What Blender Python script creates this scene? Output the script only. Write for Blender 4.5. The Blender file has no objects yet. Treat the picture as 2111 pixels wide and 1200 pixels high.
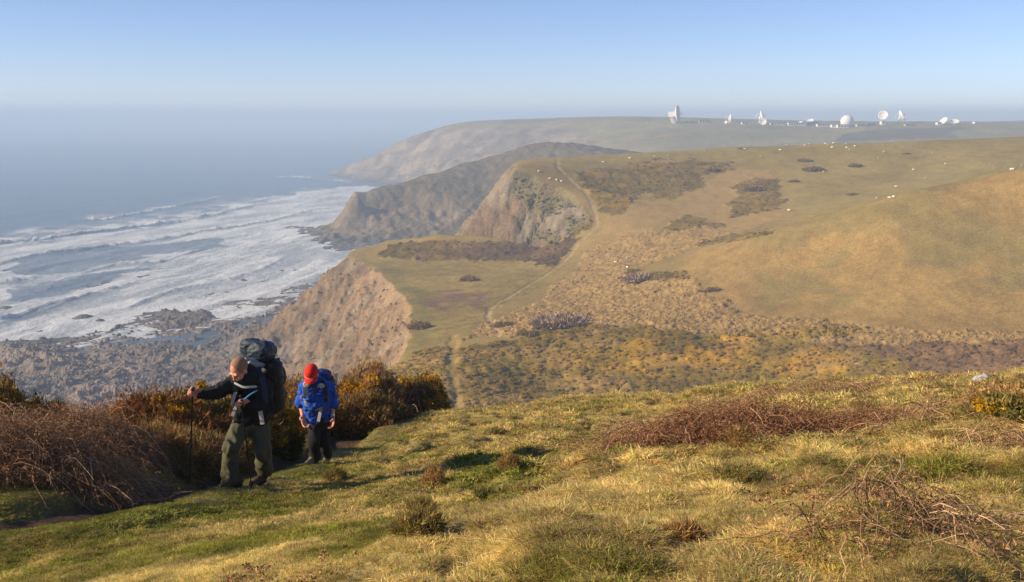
import bpy, math, random
import numpy as np
from mathutils import Vector, Matrix
rnd = random.Random(7)
R = math.radians
C = bpy.context.scene.collection
sc = bpy.context.scene

# ------------------------------------------------------------------ camera
H = 130.0                      # eye above the sea
PITCH = 9.04
FPX = 2263.0                   # focal length in pixels of the 2111 px photograph
sp_, cp_ = math.sin(R(PITCH)), math.cos(R(PITCH))
cam_d = bpy.data.cameras.new('camera')
cam_d.sensor_width = 36.0
cam_d.lens = 36.0 * FPX / 2111.0
cam_d.clip_start = 0.1
cam_d.clip_end = 60000.0
cam = bpy.data.objects.new('camera', cam_d)
C.objects.link(cam)
cam.location = (0, 0, H)
cam.rotation_euler = (R(90 - PITCH), 0, 0)
sc.camera = cam

# ------------------------------------------------------------------ light
SUN_EL, SUN_AZ = 24.0, -103.0   # azimuth clockwise from the view direction (+Y)
world = bpy.data.worlds.new('World')
sc.world = world
world.use_nodes = True
wn = world.node_tree
bg = wn.nodes['Background']
sky = wn.nodes.new('ShaderNodeTexSky')
sky.sky_type = 'NISHITA'
sky.sun_disc = False
sky.sun_elevation = R(SUN_EL)
sky.sun_rotation = R(SUN_AZ)
sky.altitude = 100.0
sky.air_density = 0.66
sky.dust_density = 0.1
sky.ozone_density = 4.6
tint = wn.nodes.new('ShaderNodeMix'); tint.data_type = 'RGBA'; tint.blend_type = 'MULTIPLY'; tint.inputs['Factor'].default_value = 1.0
tint.inputs['B'].default_value = (1.17, 1.0, 1.02, 1)
wn.links.new(sky.outputs[0], tint.inputs['A'])
wn.links.new(tint.outputs['Result'], bg.inputs[0])
bg.inputs[1].default_value = 0.102
sun_d = bpy.data.lights.new('sun', 'SUN')
sun_d.energy = 5.0
sun_d.angle = R(0.5)
sun_d.color = (1.0, 0.82, 0.57)
sun = bpy.data.objects.new('sun', sun_d)
C.objects.link(sun)
sd = Vector((math.sin(R(SUN_AZ)) * math.cos(R(SUN_EL)), math.cos(R(SUN_AZ)) * math.cos(R(SUN_EL)), math.sin(R(SUN_EL))))
sun.rotation_euler = sd.to_track_quat('Z', 'Y').to_euler()
sc.view_settings.view_transform = 'Standard'
sc.view_settings.look = 'None'
sc.view_settings.exposure = 0.55
sc.view_settings.gamma = 1.0
sc.view_settings.use_curve_mapping = False
sc.cycles.use_denoising = True
sc.cycles.max_bounces = 5
sc.cycles.diffuse_bounces = 2
sc.cycles.glossy_bounces = 2
sc.cycles.transmission_bounces = 3
sc.cycles.transparent_max_bounces = 4
sc.cycles.volume_bounces = 1
HAZE_DENSITY = 0.00034
HAZE_COLOR = (0.60, 0.77, 0.99)

# ------------------------------------------------------------------ mapping between photo pixels and points of the place
def tdep(py):
    v = (600.0 - np.asarray(py, float)) / FPX
    return (sp_ - v * cp_) / (cp_ + v * sp_), cp_ + v * sp_

def P(px, py, Y):
    """the point seen at photo pixel (px, py) that lies Y metres ahead"""
    t, yy = tdep(py)
    return Vector(((px - 1055.5) / FPX / float(yy) * Y, Y, H - float(t) * Y))

def pix(x, y, z):
    dz = z - H
    dep = y * cp_ - dz * sp_
    up = y * sp_ + dz * cp_
    return 1055.5 + FPX * x / dep, 600.0 - FPX * up / dep

# ------------------------------------------------------------------ noise (numpy)
def _h(ix, iy, iz, seed):
    h = (ix.astype(np.uint32) * np.uint32(374761393) + iy.astype(np.uint32) * np.uint32(668265263)
         + iz.astype(np.uint32) * np.uint32(2147483647 ^ 0x5bd1e995) + np.uint32((seed * 2654435761) & 0xffffffff))
    h = (h ^ (h >> np.uint32(13))) * np.uint32(1274126177)
    h = (h ^ (h >> np.uint32(15))) * np.uint32(2246822519)
    h = h ^ (h >> np.uint32(16))
    return h.astype(np.float64) / 4294967295.0

def noise2(x, y, seed=0):
    x = np.asarray(x, float); y = np.asarray(y, float)
    fx = np.floor(x); fy = np.floor(y)
    ix = fx.astype(np.int64); iy = fy.astype(np.int64)
    u = x - fx; v = y - fy
    u = u * u * u * (u * (u * 6 - 15) + 10); v = v * v * v * (v * (v * 6 - 15) + 10)
    z = np.zeros_like(ix)
    a = _h(ix, iy, z, seed); b = _h(ix + 1, iy, z, seed); c = _h(ix, iy + 1, z, seed); d = _h(ix + 1, iy + 1, z, seed)
    return (a * (1 - u) + b * u) * (1 - v) + (c * (1 - u) + d * u) * v

def noise3(x, y, z, seed=0):
    fx = np.floor(x); fy = np.floor(y); fz = np.floor(z)
    ix = fx.astype(np.int64); iy = fy.astype(np.int64); iz = fz.astype(np.int64)
    u = x - fx; v = y - fy; w = z - fz
    u = u * u * (3 - 2 * u); v = v * v * (3 - 2 * v); w = w * w * (3 - 2 * w)
    r = 0
    for dx in (0, 1):
        for dy in (0, 1):
            for dz in (0, 1):
                r = r + _h(ix + dx, iy + dy, iz + dz, seed) * (u if dx else 1 - u) * (v if dy else 1 - v) * (w if dz else 1 - w)
    return r

def fbm(x, y, seed=0, oct=4, gain=0.5):
    """about -1..1"""
    s = 0; a = 1.0; t = 0
    x = np.asarray(x, float); y = np.asarray(y, float)
    for k in range(oct):
        s = s + a * (noise2(x, y, seed + k) * 2 - 1); t += a
        x, y = (x * 0.8 - y * 0.6) * 2.03 + 17.3, (x * 0.6 + y * 0.8) * 2.03 + 9.1
        a *= gain
    return s / t * 1.5

def ridged(x, y, seed=0, oct=4):
    s = 0; a = 1.0; t = 0
    x = np.asarray(x, float); y = np.asarray(y, float)
    for k in range(oct):
        s = s + a * (1 - np.abs(noise2(x, y, seed + k) * 2 - 1)); t += a
        x, y = (x * 0.8 - y * 0.6) * 2.03 + 17.3, (x * 0.6 + y * 0.8) * 2.03 + 9.1
        a *= 0.5
    return s / t

def cells(x, y, seed=0):
    """distance to the nearest jittered point and a random value of that cell"""
    ix = np.floor(x).astype(np.int64); iy = np.floor(y).astype(np.int64)
    best = np.full(np.shape(x), 9.0); val = np.zeros(np.shape(x))
    z = np.zeros_like(ix)
    for dx in (-1, 0, 1):
        for dy in (-1, 0, 1):
            cx = ix + dx; cy = iy + dy
            px = cx + _h(cx, cy, z, seed); py = cy + _h(cx, cy, z, seed + 91)
            d = np.hypot(px - x, py - y)
            m = d < best
            best = np.where(m, d, best); val = np.where(m, _h(cx, cy, z, seed + 37), val)
    return best, val

def sstep(a, b, x):
    t = np.clip((np.asarray(x, float) - a) / (b - a), 0, 1)
    return t * t * (3 - 2 * t)

def inpoly(x, y, poly):
    inside = np.zeros(np.shape(x), bool)
    n = len(poly)
    for i in range(n):
        x0, y0 = poly[i]; x1, y1 = poly[(i + 1) % n]
        if y0 == y1: continue
        c = ((y0 > y) != (y1 > y)) & (x < (x1 - x0) * (y - y0) / (y1 - y0) + x0)
        inside ^= c
    return inside

def dpoly(x, y, line, closed=False):
    """distance to a polyline, position along it"""
    best = np.full(np.shape(x), 1e9); al = np.zeros(np.shape(x)); run = 0.0
    nx = np.zeros(np.shape(x)); ny = np.zeros(np.shape(x))
    n = len(line)
    for i in range(n if closed else n - 1):
        a = line[i]; b = line[(i + 1) % n]
        dx, dy = b[0] - a[0], b[1] - a[1]
        L = math.hypot(dx, dy)
        if L == 0: continue
        t = np.clip(((x - a[0]) * dx + (y - a[1]) * dy) / (L * L), 0, 1)
        qx = a[0] + t * dx; qy = a[1] + t * dy
        d = np.hypot(x - qx, y - qy)
        m = d < best
        best = np.where(m, d, best); al = np.where(m, run + t * L, al)
        nx = np.where(m, qx, nx); ny = np.where(m, qy, ny)
        run += L
    return best, al, nx, ny

class Surf:
    """smooth height surface through points (x, y, z)"""
    def __init__(self, pts, c=8.0, smooth=0.0):
        p = np.array([tuple(q) for q in pts], float)
        self.p = p[:, :2]; self.c = c
        n = len(p)
        K = np.sqrt(((p[:, None, :2] - p[None, :, :2]) ** 2).sum(2) + c * c)
        A = np.zeros((n + 3, n + 3))
        A[:n, :n] = K - np.eye(n) * smooth
        A[:n, n] = 1; A[:n, n + 1:] = p[:, :2] / 100.0
        A[n, :n] = 1; A[n + 1:, :n] = p[:, :2].T / 100.0
        b = np.zeros(n + 3); b[:n] = p[:, 2]
        w = np.linalg.solve(A, b)
        self.w = w[:n]; self.q = w[n:]
    def __call__(self, x, y):
        x = np.asarray(x, float); y = np.asarray(y, float)
        r = self.q[0] + self.q[1] * x / 100.0 + self.q[2] * y / 100.0
        for (a, b), w in zip(self.p, self.w):
            r = r + w * np.sqrt((x - a) ** 2 + (y - b) ** 2 + self.c * self.c)
        return r

# ------------------------------------------------------------------ objects and materials
def tag(o, label=None, cat=None, group=None, kind=None):
    if label: o['label'] = label
    if cat: o['category'] = cat
    if group: o['group'] = group
    if kind: o['kind'] = kind
    return o

def empty(name, loc=(0, 0, 0), label=None, cat=None, group=None):
    o = bpy.data.objects.new(name, None)
    C.objects.link(o)
    o.location = loc
    o.empty_display_size = 0.2
    return tag(o, label, cat, group)

def mesh_np(name, V, F, mat=None, parent=None, smooth=False, col=None, link=True, off=None):
    """V (n,3), F (m,3|4) array or list of arrays"""
    V = np.asarray(V, np.float32)
    if off is not None: V = V - np.asarray(off, np.float32)
    Fs = [np.asarray(f, np.int32) for f in (F if isinstance(F, list) else [F]) if len(f)]
    me = bpy.data.meshes.new(name)
    me.vertices.add(len(V)); me.vertices.foreach_set('co', V.ravel())
    nl = sum(f.size for f in Fs); npoly = sum(len(f) for f in Fs)
    me.loops.add(nl); me.polygons.add(npoly)
    me.loops.foreach_set('vertex_index', np.concatenate([f.ravel() for f in Fs]))
    st = []; run = 0
    for f in Fs:
        st.append(run + np.arange(len(f)) * f.shape[1]); run += f.size
    me.polygons.foreach_set('loop_start', np.concatenate(st).astype(np.int32))
    me.polygons.foreach_set('use_smooth', np.full(npoly, bool(smooth)))
    if col is not None:
        at = me.color_attributes.new('col', 'FLOAT_COLOR', 'POINT')
        cc = np.ones((len(V), 4), np.float32); cc[:, :3] = np.clip(col, 0, 1)
        at.data.foreach_set('color', cc.ravel())
    me.update(calc_edges=True)
    me.validate()
    if mat: me.materials.append(mat)
    o = bpy.data.objects.new(name, me)
    if link: C.objects.link(o)
    if parent: o.parent = parent
    return o

def nodes_of(name):
    m = bpy.data.materials.new(name)
    m.use_nodes = True
    nt = m.node_tree
    return m, nt, nt.nodes['Principled BSDF']

def mat_plain(name, col, rough=0.8, metal=0.0, var=0.12, scale=8.0, bump=0.0, spec=0.3, emit=None):
    m, nt, b = nodes_of(name)
    n = nt.nodes.new('ShaderNodeTexNoise'); n.inputs['Scale'].default_value = scale; n.inputs['Detail'].default_value = 5
    tc = nt.nodes.new('ShaderNodeTexCoord'); nt.links.new(tc.outputs['Object'], n.inputs['Vector'])
    mx = nt.nodes.new('ShaderNodeMix'); mx.data_type = 'RGBA'
    mx.inputs['A'].default_value = tuple(c * (1 - var) for c in col) + (1,)
    mx.inputs['B'].default_value = tuple(min(1, c * (1 + var)) for c in col) + (1,)
    nt.links.new(n.outputs['Fac'], mx.inputs['Factor']); nt.links.new(mx.outputs['Result'], b.inputs['Base Color'])
    b.inputs['Roughness'].default_value = rough; b.inputs['Metallic'].default_value = metal
    b.inputs['Specular IOR Level'].default_value = spec
    if bump:
        bp = nt.nodes.new('ShaderNodeBump'); bp.inputs['Strength'].default_value = 1; bp.inputs['Distance'].default_value = bump
        nt.links.new(n.outputs['Fac'], bp.inputs['Height']); nt.links.new(bp.outputs['Normal'], b.inputs['Normal'])
    return m

def mat_attr(name, scale=1.0, var=0.35, bump=0.0, rough=0.95, attr='col', kind='GEOMETRY', spec=0.1, transl=0.0, detail=6, scale2=None):
    """base colour from an attribute of the surface, broken up by noise"""
    m, nt, b = nodes_of(name)
    a = nt.nodes.new('ShaderNodeAttribute'); a.attribute_name = attr; a.attribute_type = kind
    b.inputs['Roughness'].default_value = rough; b.inputs['Specular IOR Level'].default_value = spec
    colour = a.outputs['Color']
    if kind == 'INSTANCER':
        a2 = nt.nodes.new('ShaderNodeAttribute'); a2.attribute_name = 'col'; a2.attribute_type = 'GEOMETRY'
        mm = nt.nodes.new('ShaderNodeMix'); mm.data_type = 'RGBA'; mm.blend_type = 'MULTIPLY'; mm.inputs['Factor'].default_value = 1
        nt.links.new(colour, mm.inputs['A']); nt.links.new(a2.outputs['Color'], mm.inputs['B']); colour = mm.outputs['Result']
    if var:
        n = nt.nodes.new('ShaderNodeTexNoise'); n.inputs['Scale'].default_value = scale; n.inputs['Detail'].default_value = detail
        n.inputs['Roughness'].default_value = 0.65
        g = nt.nodes.new('ShaderNodeNewGeometry'); nt.links.new(g.outputs['Position'], n.inputs['Vector'])
        mr = nt.nodes.new('ShaderNodeMapRange'); mr.inputs['From Min'].default_value = 0.3; mr.inputs['From Max'].default_value = 0.7
        mr.inputs['To Min'].default_value = 1 - var; mr.inputs['To Max'].default_value = 1 + var
        nt.links.new(n.outputs['Fac'], mr.inputs['Value'])
        vm = nt.nodes.new('ShaderNodeVectorMath'); vm.operation = 'SCALE'
        nt.links.new(colour, vm.inputs[0]); nt.links.new(mr.outputs['Result'], vm.inputs['Scale']); colour = vm.outputs['Vector']
        if bump:
            bp = nt.nodes.new('ShaderNodeBump'); bp.inputs['Strength'].default_value = 1; bp.inputs['Distance'].default_value = bump
            nt.links.new(n.outputs['Fac'], bp.inputs['Height']); nt.links.new(bp.outputs['Normal'], b.inputs['Normal'])
    nt.links.new(colour, b.inputs['Base Color'])
    if transl:
        tr = nt.nodes.new('ShaderNodeBsdfTranslucent'); nt.links.new(colour, tr.inputs['Color'])
        ms = nt.nodes.new('ShaderNodeMixShader'); ms.inputs['Fac'].default_value = transl
        nt.links.new(b.outputs[0], ms.inputs[1]); nt.links.new(tr.outputs[0], ms.inputs[2])
        nt.links.new(ms.outputs[0], nt.nodes['Material Output'].inputs['Surface'])
    return m

def grid_xy(s0, s1, ns, ys):
    s = np.linspace(s0, s1, ns)
    Y, S = np.meshgrid(ys, s, indexing='ij')
    return S * Y, Y

def grid_faces(nr, nc):
    i = np.arange(nr * nc).reshape(nr, nc)
    return np.stack([i[:-1, :-1].ravel(), i[:-1, 1:].ravel(), i[1:, 1:].ravel(), i[1:, :-1].ravel()], 1)

def split_mesh(V, F, masks, mats, names, col, off=None):
    """one object per mask (of the faces); the first true mask takes a face"""
    left = np.ones(len(F), bool); out = []
    for mk, mt, nm in zip(masks, mats, names):
        pick = left & mk; left &= ~mk
        if not pick.any(): out.append(None); continue
        f = F[pick]; used, inv = np.unique(f, return_inverse=True)
        out.append(mesh_np(nm, V[used], inv.reshape(f.shape), mt, None, True, col[used]))
        out[-1]['kind'] = 'structure'
    return out

def lerp(a, b, t):
    t = np.asarray(t)[..., None]
    return a * (1 - t) + np.asarray(b) * t

# ------------------------------------------------------------------ scattering (one object of kind stuff)
def scatter(name, pts, rot, scl, idx, col, variants, label=None):
    me = bpy.data.meshes.new(name)
    n = len(pts)
    me.vertices.add(n); me.vertices.foreach_set('co', np.asarray(pts, np.float32).ravel())
    a = me.attributes.new('rot', 'FLOAT_VECTOR', 'POINT'); a.data.foreach_set('vector', np.asarray(rot, np.float32).ravel())
    a = me.attributes.new('scl', 'FLOAT_VECTOR', 'POINT'); a.data.foreach_set('vector', np.asarray(scl, np.float32).ravel())
    a = me.attributes.new('idx', 'INT', 'POINT'); a.data.foreach_set('value', np.asarray(idx, np.int32))
    a = me.attributes.new('tint', 'FLOAT_VECTOR', 'POINT'); a.data.foreach_set('vector', np.asarray(col, np.float32).ravel())
    o = bpy.data.objects.new(name, me); C.objects.link(o)
    key = '|'.join(v.name for v in variants)
    coll = bpy.data.collections.new(name + '_kinds')
    for v in variants: coll.objects.link(v)
    g = bpy.data.node_groups.new(name, 'GeometryNodeTree')
    g.interface.new_socket('Geometry', in_out='INPUT', socket_type='NodeSocketGeometry')
    g.interface.new_socket('Geometry', in_out='OUTPUT', socket_type='NodeSocketGeometry')
    N = g.nodes
    gi = N.new('NodeGroupInput'); go = N.new('NodeGroupOutput'); ip = N.new('GeometryNodeInstanceOnPoints')
    ci = N.new('GeometryNodeCollectionInfo'); ci.inputs['Collection'].default_value = coll
    ci.inputs['Separate Children'].default_value = True; ci.inputs['Reset Children'].default_value = True
    ip.inputs['Pick Instance'].default_value = True
    def na(attr, typ):
        x = N.new('GeometryNodeInputNamedAttribute'); x.data_type = typ; x.inputs['Name'].default_value = attr
        return x.outputs['Attribute']
    L = g.links.new
    L(gi.outputs[0], ip.inputs['Points']); L(ci.outputs[0], ip.inputs['Instance'])
    L(na('idx', 'INT'), ip.inputs['Instance Index'])
    e2r = N.new('FunctionNodeEulerToRotation'); L(na('rot', 'FLOAT_VECTOR'), e2r.inputs[0]); L(e2r.outputs[0], ip.inputs['Rotation'])
    L(na('scl', 'FLOAT_VECTOR'), ip.inputs['Scale'])
    L(ip.outputs[0], go.inputs[0])
    md = o.modifiers.new('scatter', 'NODES'); md.node_group = g
    o['kind'] = 'stuff'
    if label: o['label'] = label
    return o

# ------------------------------------------------------------------ small shapes in numpy
def tubes(paths, sides=3):
    """paths: list of (points (k,3), radii (k,)); returns V, F(quads)"""
    Vs, Fs = [], []; base = 0
    for pts, rad in paths:
        pts = np.asarray(pts, float); k = len(pts)
        rad = np.full(k, rad) if np.isscalar(rad) else np.asarray(rad, float)
        t = np.gradient(pts, axis=0); t /= np.linalg.norm(t, axis=1)[:, None] + 1e-9
        ref = np.array([0, 0, 1.0]) if abs(t[0][2]) < 0.9 else np.array([1.0, 0, 0])
        u = np.cross(t, ref); u /= np.linalg.norm(u, axis=1)[:, None] + 1e-9
        w = np.cross(t, u)
        an = np.arange(sides) * 2 * math.pi / sides
        ring = pts[:, None] + rad[:, None, None] * (np.cos(an)[None, :, None] * u[:, None] + np.sin(an)[None, :, None] * w[:, None])
        Vs.append(ring.reshape(-1, 3))
        i = base + np.arange(k * sides).reshape(k, sides)
        a = i[:-1]; b = i[1:]
        Fs.append(np.stack([a, np.roll(a, -1, 1), np.roll(b, -1, 1), b], 2).reshape(-1, 4))
        base += k * sides
    return np.concatenate(Vs), np.concatenate(Fs)

def capsule(a, b, ra, rb, n=14, cap=True):
    """tapered rod with rounded ends"""
    a = np.array(a, float); b = np.array(b, float); d = b - a; L = np.linalg.norm(d); t = d / (L + 1e-9)
    pts, rad = [], []
    if cap:
        for q in (0.02, .35, .7): pts.append(a - t * ra * math.cos(q * math.pi / 2)); rad.append(ra * math.sin(q * math.pi / 2))
    pts.append(a); rad.append(ra); pts.append((a + b) / 2); rad.append((ra + rb) / 2); pts.append(b); rad.append(rb)
    if cap:
        for q in (.7, .35, 0.02): pts.append(b + t * rb * math.cos(q * math.pi / 2)); rad.append(rb * math.sin(q * math.pi / 2))
    pts = np.array(pts); rad = np.array(rad); k = len(pts)
    ref = np.array([0, 0, 1.0]) if abs(t[2]) < 0.9 else np.array([1.0, 0, 0])
    u = np.cross(t, ref); u /= np.linalg.norm(u); w = np.cross(t, u)
    an = np.arange(n) * 2 * math.pi / n
    ring = pts[:, None] + rad[:, None, None] * (np.cos(an)[None, :, None] * u + np.sin(an)[None, :, None] * w)
    V = np.concatenate([ring.reshape(-1, 3), pts[:1], pts[-1:]])
    i = np.arange(k * n).reshape(k, n); A = i[:-1]; B = i[1:]
    F = np.stack([A, np.roll(A, -1, 1), np.roll(B, -1, 1), B], 2).reshape(-1, 4)
    T = np.concatenate([np.stack([np.full(n, k * n), np.roll(i[0], -1), i[0]], 1), np.stack([np.full(n, k * n + 1), i[-1], np.roll(i[-1], -1)], 1)])
    return V, F, T

def ellipsoid(c, ax, M=None, nu=18, nv=12):
    th = np.linspace(0, math.pi, nv + 1)[1:-1]; ph = np.arange(nu) * 2 * math.pi / nu
    T, Q = np.meshgrid(th, ph, indexing='ij')
    V = np.stack([np.sin(T) * np.cos(Q), np.sin(T) * np.sin(Q), np.cos(T)], 2).reshape(-1, 3)
    V = np.concatenate([V, [[0, 0, 1.0], [0, 0, -1.0]]]) * np.array(ax)
    if M is not None: V = V @ np.array(M).T
    V = V + np.array(c)
    r = len(th); i = np.arange(r * nu).reshape(r, nu); A = i[:-1]; B = i[1:]
    F = np.stack([A, B, np.roll(B, -1, 1), np.roll(A, -1, 1)], 2).reshape(-1, 4)
    n = r * nu
    T3 = np.concatenate([np.stack([np.full(nu, n), i[0], np.roll(i[0], -1)], 1), np.stack([np.full(nu, n + 1), np.roll(i[-1], -1), i[-1]], 1)])
    return V, F, T3

class MB:
    """collects shapes for ONE mesh"""
    def __init__(self): self.V = []; self.Q = []; self.T = []; self.n = 0
    def add(self, V, Q=None, T=None):
        self.V.append(np.asarray(V, float))
        if Q is not None and len(Q): self.Q.append(np.asarray(Q) + self.n)
        if T is not None and len(T): self.T.append(np.asarray(T) + self.n)
        self.n += len(V); return self
    def cap(self, a, b, ra, rb=None, **k): return self.add(*capsule(a, b, ra, ra if rb is None else rb, **k))
    def ell(self, c, ax, M=None, **k): return self.add(*ellipsoid(c, ax, M, **k))
    def tube(self, pts, r, sides=8): V, F = tubes([(pts, r)], sides); return self.add(V, F)
    def box(self, lo, hi, M=None, c=None):
        lo = np.array(lo, float); hi = np.array(hi, float)
        V = np.array([[x, y, z] for x in (0, 1) for y in (0, 1) for z in (0, 1)], float) * (hi - lo) + lo
        if M is not None: V = V @ np.array(M).T
        if c is not None: V = V + np.array(c)
        return self.add(V, [[0, 1, 3, 2], [4, 6, 7, 5], [0, 4, 5, 1], [2, 3, 7, 6], [0, 2, 6, 4], [1, 5, 7, 3]])
    def arrays(self):
        return np.concatenate(self.V), [np.concatenate(x) for x in (self.Q, self.T) if x]
    def build(self, name, mat, parent=None, smooth=True, off=None, col=None):
        V, F = self.arrays()
        return mesh_np(name, V, F, mat, parent, smooth, col, off=off)
# ================================================================== LARGE STRUCTURE
# ---------------------------------------------------------------- haze, sea, sky air
zb = MB().box((-13500, -60, -1.5), (9000, 13000, 172.0))
haze_m = bpy.data.materials.new('haze_air'); haze_m.use_nodes = True
hn = haze_m.node_tree
for n_ in list(hn.nodes):
    if n_.type != 'OUTPUT_MATERIAL': hn.nodes.remove(n_)
pv = hn.nodes.new('ShaderNodeVolumePrincipled')
pv.inputs['Color'].default_value = HAZE_COLOR + (1,)
pv.inputs['Density'].default_value = HAZE_DENSITY
pv.inputs['Anisotropy'].default_value = 0.0
hn.links.new(pv.outputs[0], [n_ for n_ in hn.nodes if n_.type == 'OUTPUT_MATERIAL'][0].inputs['Volume'])
haze = zb.build('haze', haze_m, smooth=False)
haze['kind'] = 'stuff'

# ---------------------------------------------------------------- the middle ground: hillside, valley, meadow and their cliffs
def PL(l): return [P(*a) for a in l]
hill_pts = PL([
    (725,530,600),(800,520,605),(900,510,600),(1000,512,592),(1100,518,585),(1180,503,575),
    (760,560,540),(840,600,470),(850,690,380),(790,760,335),(900,600,480),(1000,570,510),(920,660,405),(1010,660,395),(1100,560,520),(1080,620,440),
    (1230,465,590),(1150,370,650),(1130,325,715),(1060,348,660),(1200,410,620),(1200,330,710),
    (1300,318,730),(1500,305,745),(1700,297,755),(1900,290,745),(2111,281,730),(2400,268,710),
    (1300,345,690),(1300,400,640),(1300,470,570),(1500,400,630),(1500,470,550),(1620,440,560),(1700,400,600),(1900,350,650),(2000,340,640),(2111,340,620),(2300,330,610),
    (2111,350,435),(1900,398,435),(1750,434,440),(1600,472,450),(2400,300,430),
    (1400,560,440),(1700,560,400),(2000,500,390),(2000,600,355),(2111,690,325),(1700,660,352),(1450,640,375),(1200,640,405),(1200,580,470),(1300,540,505),(2400,600,345),(1800,470,415),(2100,430,410),
    (1100,660,375),(1400,680,345),(1700,680,340),(1400,750,322),(1400,820,298),(2100,770,290),(2100,712,312),(1700,760,310),(1100,700,350),(1100,800,310),(1250,720,335),
    (930,760,318),(1000,740,330),(940,830,292),(800,760,330),(860,800,310),(2400,760,280)])
def W(px, Y, z): return Vector(((px - 1055.5) / FPX / 0.985 * Y, Y, z))
hill_pts += [W(2111,500,99),W(1900,505,92),W(1750,500,84),(W(2400,500,104)),
             W(1100,900,80),W(1400,950,82),W(1800,980,80),W(2200,950,84),W(1300,830,96),W(1700,860,97),W(2111,850,100),W(900,230,43),W(1400,230,47),W(2000,225,52),W(2500,220,56),W(1400,160,60),W(900,160,55),W(2300,150,66)]
hill_s = Surf(hill_pts, c=9.0)
# edge of the cliff top, from near to far
EDGE = [(W(640,150,0)),(W(690,240,0)),P(730,800,312),P(765,768,326),P(805,740,338),P(851,690,372),P(843,660,392),P(846,625,425),P(825,582,470),P(800,555,515),P(768,538,560),P(740,530,592),P(722,529,602),
        P(728,526,612),P(800,512,622),P(900,505,616),P(1000,508,604),P(1100,514,592),P(1160,508,584),P(1185,498,592),P(1215,470,602),P(1190,420,618),P(1160,372,636),P(1120,356,646),P(1062,345,658),P(1056,338,680),P(1072,330,712),P(1110,325,760),(W(1180,850,0)),(W(1230,1000,0))]
EDGE = [(p[0], p[1]) for p in EDGE]
LAND = EDGE + [(1200, 1000), (1200, 120), (0, 120)]
ALONG_D = np.cumsum([0] + [math.hypot(EDGE[i + 1][0] - EDGE[i][0], EDGE[i + 1][1] - EDGE[i][1]) for i in range(len(EDGE) - 1)])
def hill_h(x, y, detail=True):
    x = np.asarray(x, float); y = np.asarray(y, float)
    wx = fbm(x / 14, y / 14, 5, 3) * 3.0; wy = fbm(x / 14, y / 14, 9, 3) * 3.0
    d, al, ex, ey = dpoly(x + wx * 0.6, y + wy * 0.6, EDGE)
    land = inpoly(x + wx * 0.6, y + wy * 0.6, LAND)
    sd_ = np.where(land, -d, d)                      # seaward positive
    P0 = hill_s(x, y)
    Pe = hill_s(np.where(land, x, ex), np.where(land, y, ey))
    near = ey < 606                                  # the near block
    g = fbm(al / 12.0, d / 30.0, 21, 5) ; g2 = ridged(al / 16.0, d / 90.0, 31, 4)
    dd = np.maximum(sd_, 0)
    s1 = np.where(near, 0.86, 1.18)
    dr = np.where(dd < 46, s1 * dd, s1 * 46 + (dd - 46) * np.where(near, 0.42, 0.9))
    dr = dr + sstep(1, 14, dd) * ((g - 0.1) * 3.2 + (g2 - 0.62) * np.where(near, 4.5, 10.0) + fbm(x / 3.5, y / 3.5, 77, 4) * 1.3)
    z = np.where(land, P0 - 0.0 * d, Pe - dr)
    z = np.where(land, z, np.minimum(z, Pe + 1.0))
    return z, sd_, al, P0

NC, NR = 640, 450
ys = np.concatenate([np.geomspace(150, 280, 40)[:-1], np.geomspace(280, 470, 195)[:-1], np.geomspace(470, 800, 205)[:-1], np.geomspace(800, 1000, 23)])
gx, gy = grid_xy(-0.40, 0.60, NC, ys)
gz, gsd, gal, gp0 = hill_h(gx, gy)
# zones of vegetation
zpx, zpy = pix(gx, gy, np.where(gsd > 0, gz, gp0))
wpx = zpx + fbm(gx / 9, gy / 9, 41, 4) * 14 * 450 / gy + fbm(gx / 2.5, gy / 2.5, 44, 3) * 5
wpy = zpy + fbm(gx / 9, gy / 9, 51, 4) * 6 + fbm(gx / 2.5, gy / 2.5, 54, 3) * 2
def zone(*polys):
    m = np.zeros(gx.shape, bool)
    for p in polys: m |= inpoly(wpx, wpy, p)
    return m.astype(float)
Z_GORSE = zone([(795,770),(880,722),(1000,712),(1090,690),(1150,668),(1300,676),(1450,690),(1560,682),(1775,672),(1795,690),(1650,700),(1700,716),(1850,742),(1960,800),(1700,860),(1300,880),(950,880),(760,830)])
Z_SCRUB = zone([(1640,702),(1800,716),(1900,712),(2300,708),(2300,800),(1960,800),(1850,742)])
Z_BRACK = zone([(1060,650),(1130,612),(1180,588),(1260,572),(1290,560),(1420,572),(1450,600),(1540,652),(1700,665),(2111,690),(2400,700),(2400,716),(1800,714),(1640,700),(1500,690),(1300,676),(1160,668),(1050,690),(960,700),(990,672)],
               [(1130,600),(1180,560),(1240,500),(1330,480),(1440,470),(1500,480),(1400,520),(1290,560)])
Z_STRIP = zone([(775,528),(800,505),(860,495),(1000,498),(1180,488),(1188,508),(1170,530),(1140,550),(1075,541),(980,538),(880,538)])
Z_RED = zone([(880,606),(930,596),(1000,600),(1012,640),(960,634),(900,640),(872,630)])
Z_G2 = zone([(1185,356),(1290,345),(1330,333),(1500,333),(1512,352),(1440,356),(1455,382),(1390,412),(1330,400),(1300,408),(1290,442),(1240,440),(1215,405),(1190,380)],
            [(1510,385),(1560,368),(1610,368),(1612,430),(1560,440),(1500,450),(1500,420),(1530,400)],
            [(1150,430),(1200,425),(1230,462),(1190,500),(1120,490),(1180,460)],[(1370,470),(1420,440),(1500,470),(1400,475)],[(1430,500),(1600,472),(1600,480),(1440,508)],
            [(1290,560),(1420,560),(1420,580),(1290,582)])
Z_TAN = zone([(1240,440),(1300,410),(1400,410),(1450,380),(1500,345),(1590,350),(1620,440),(1560,470),(1430,500),(1300,500),(1240,480)])
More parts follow.
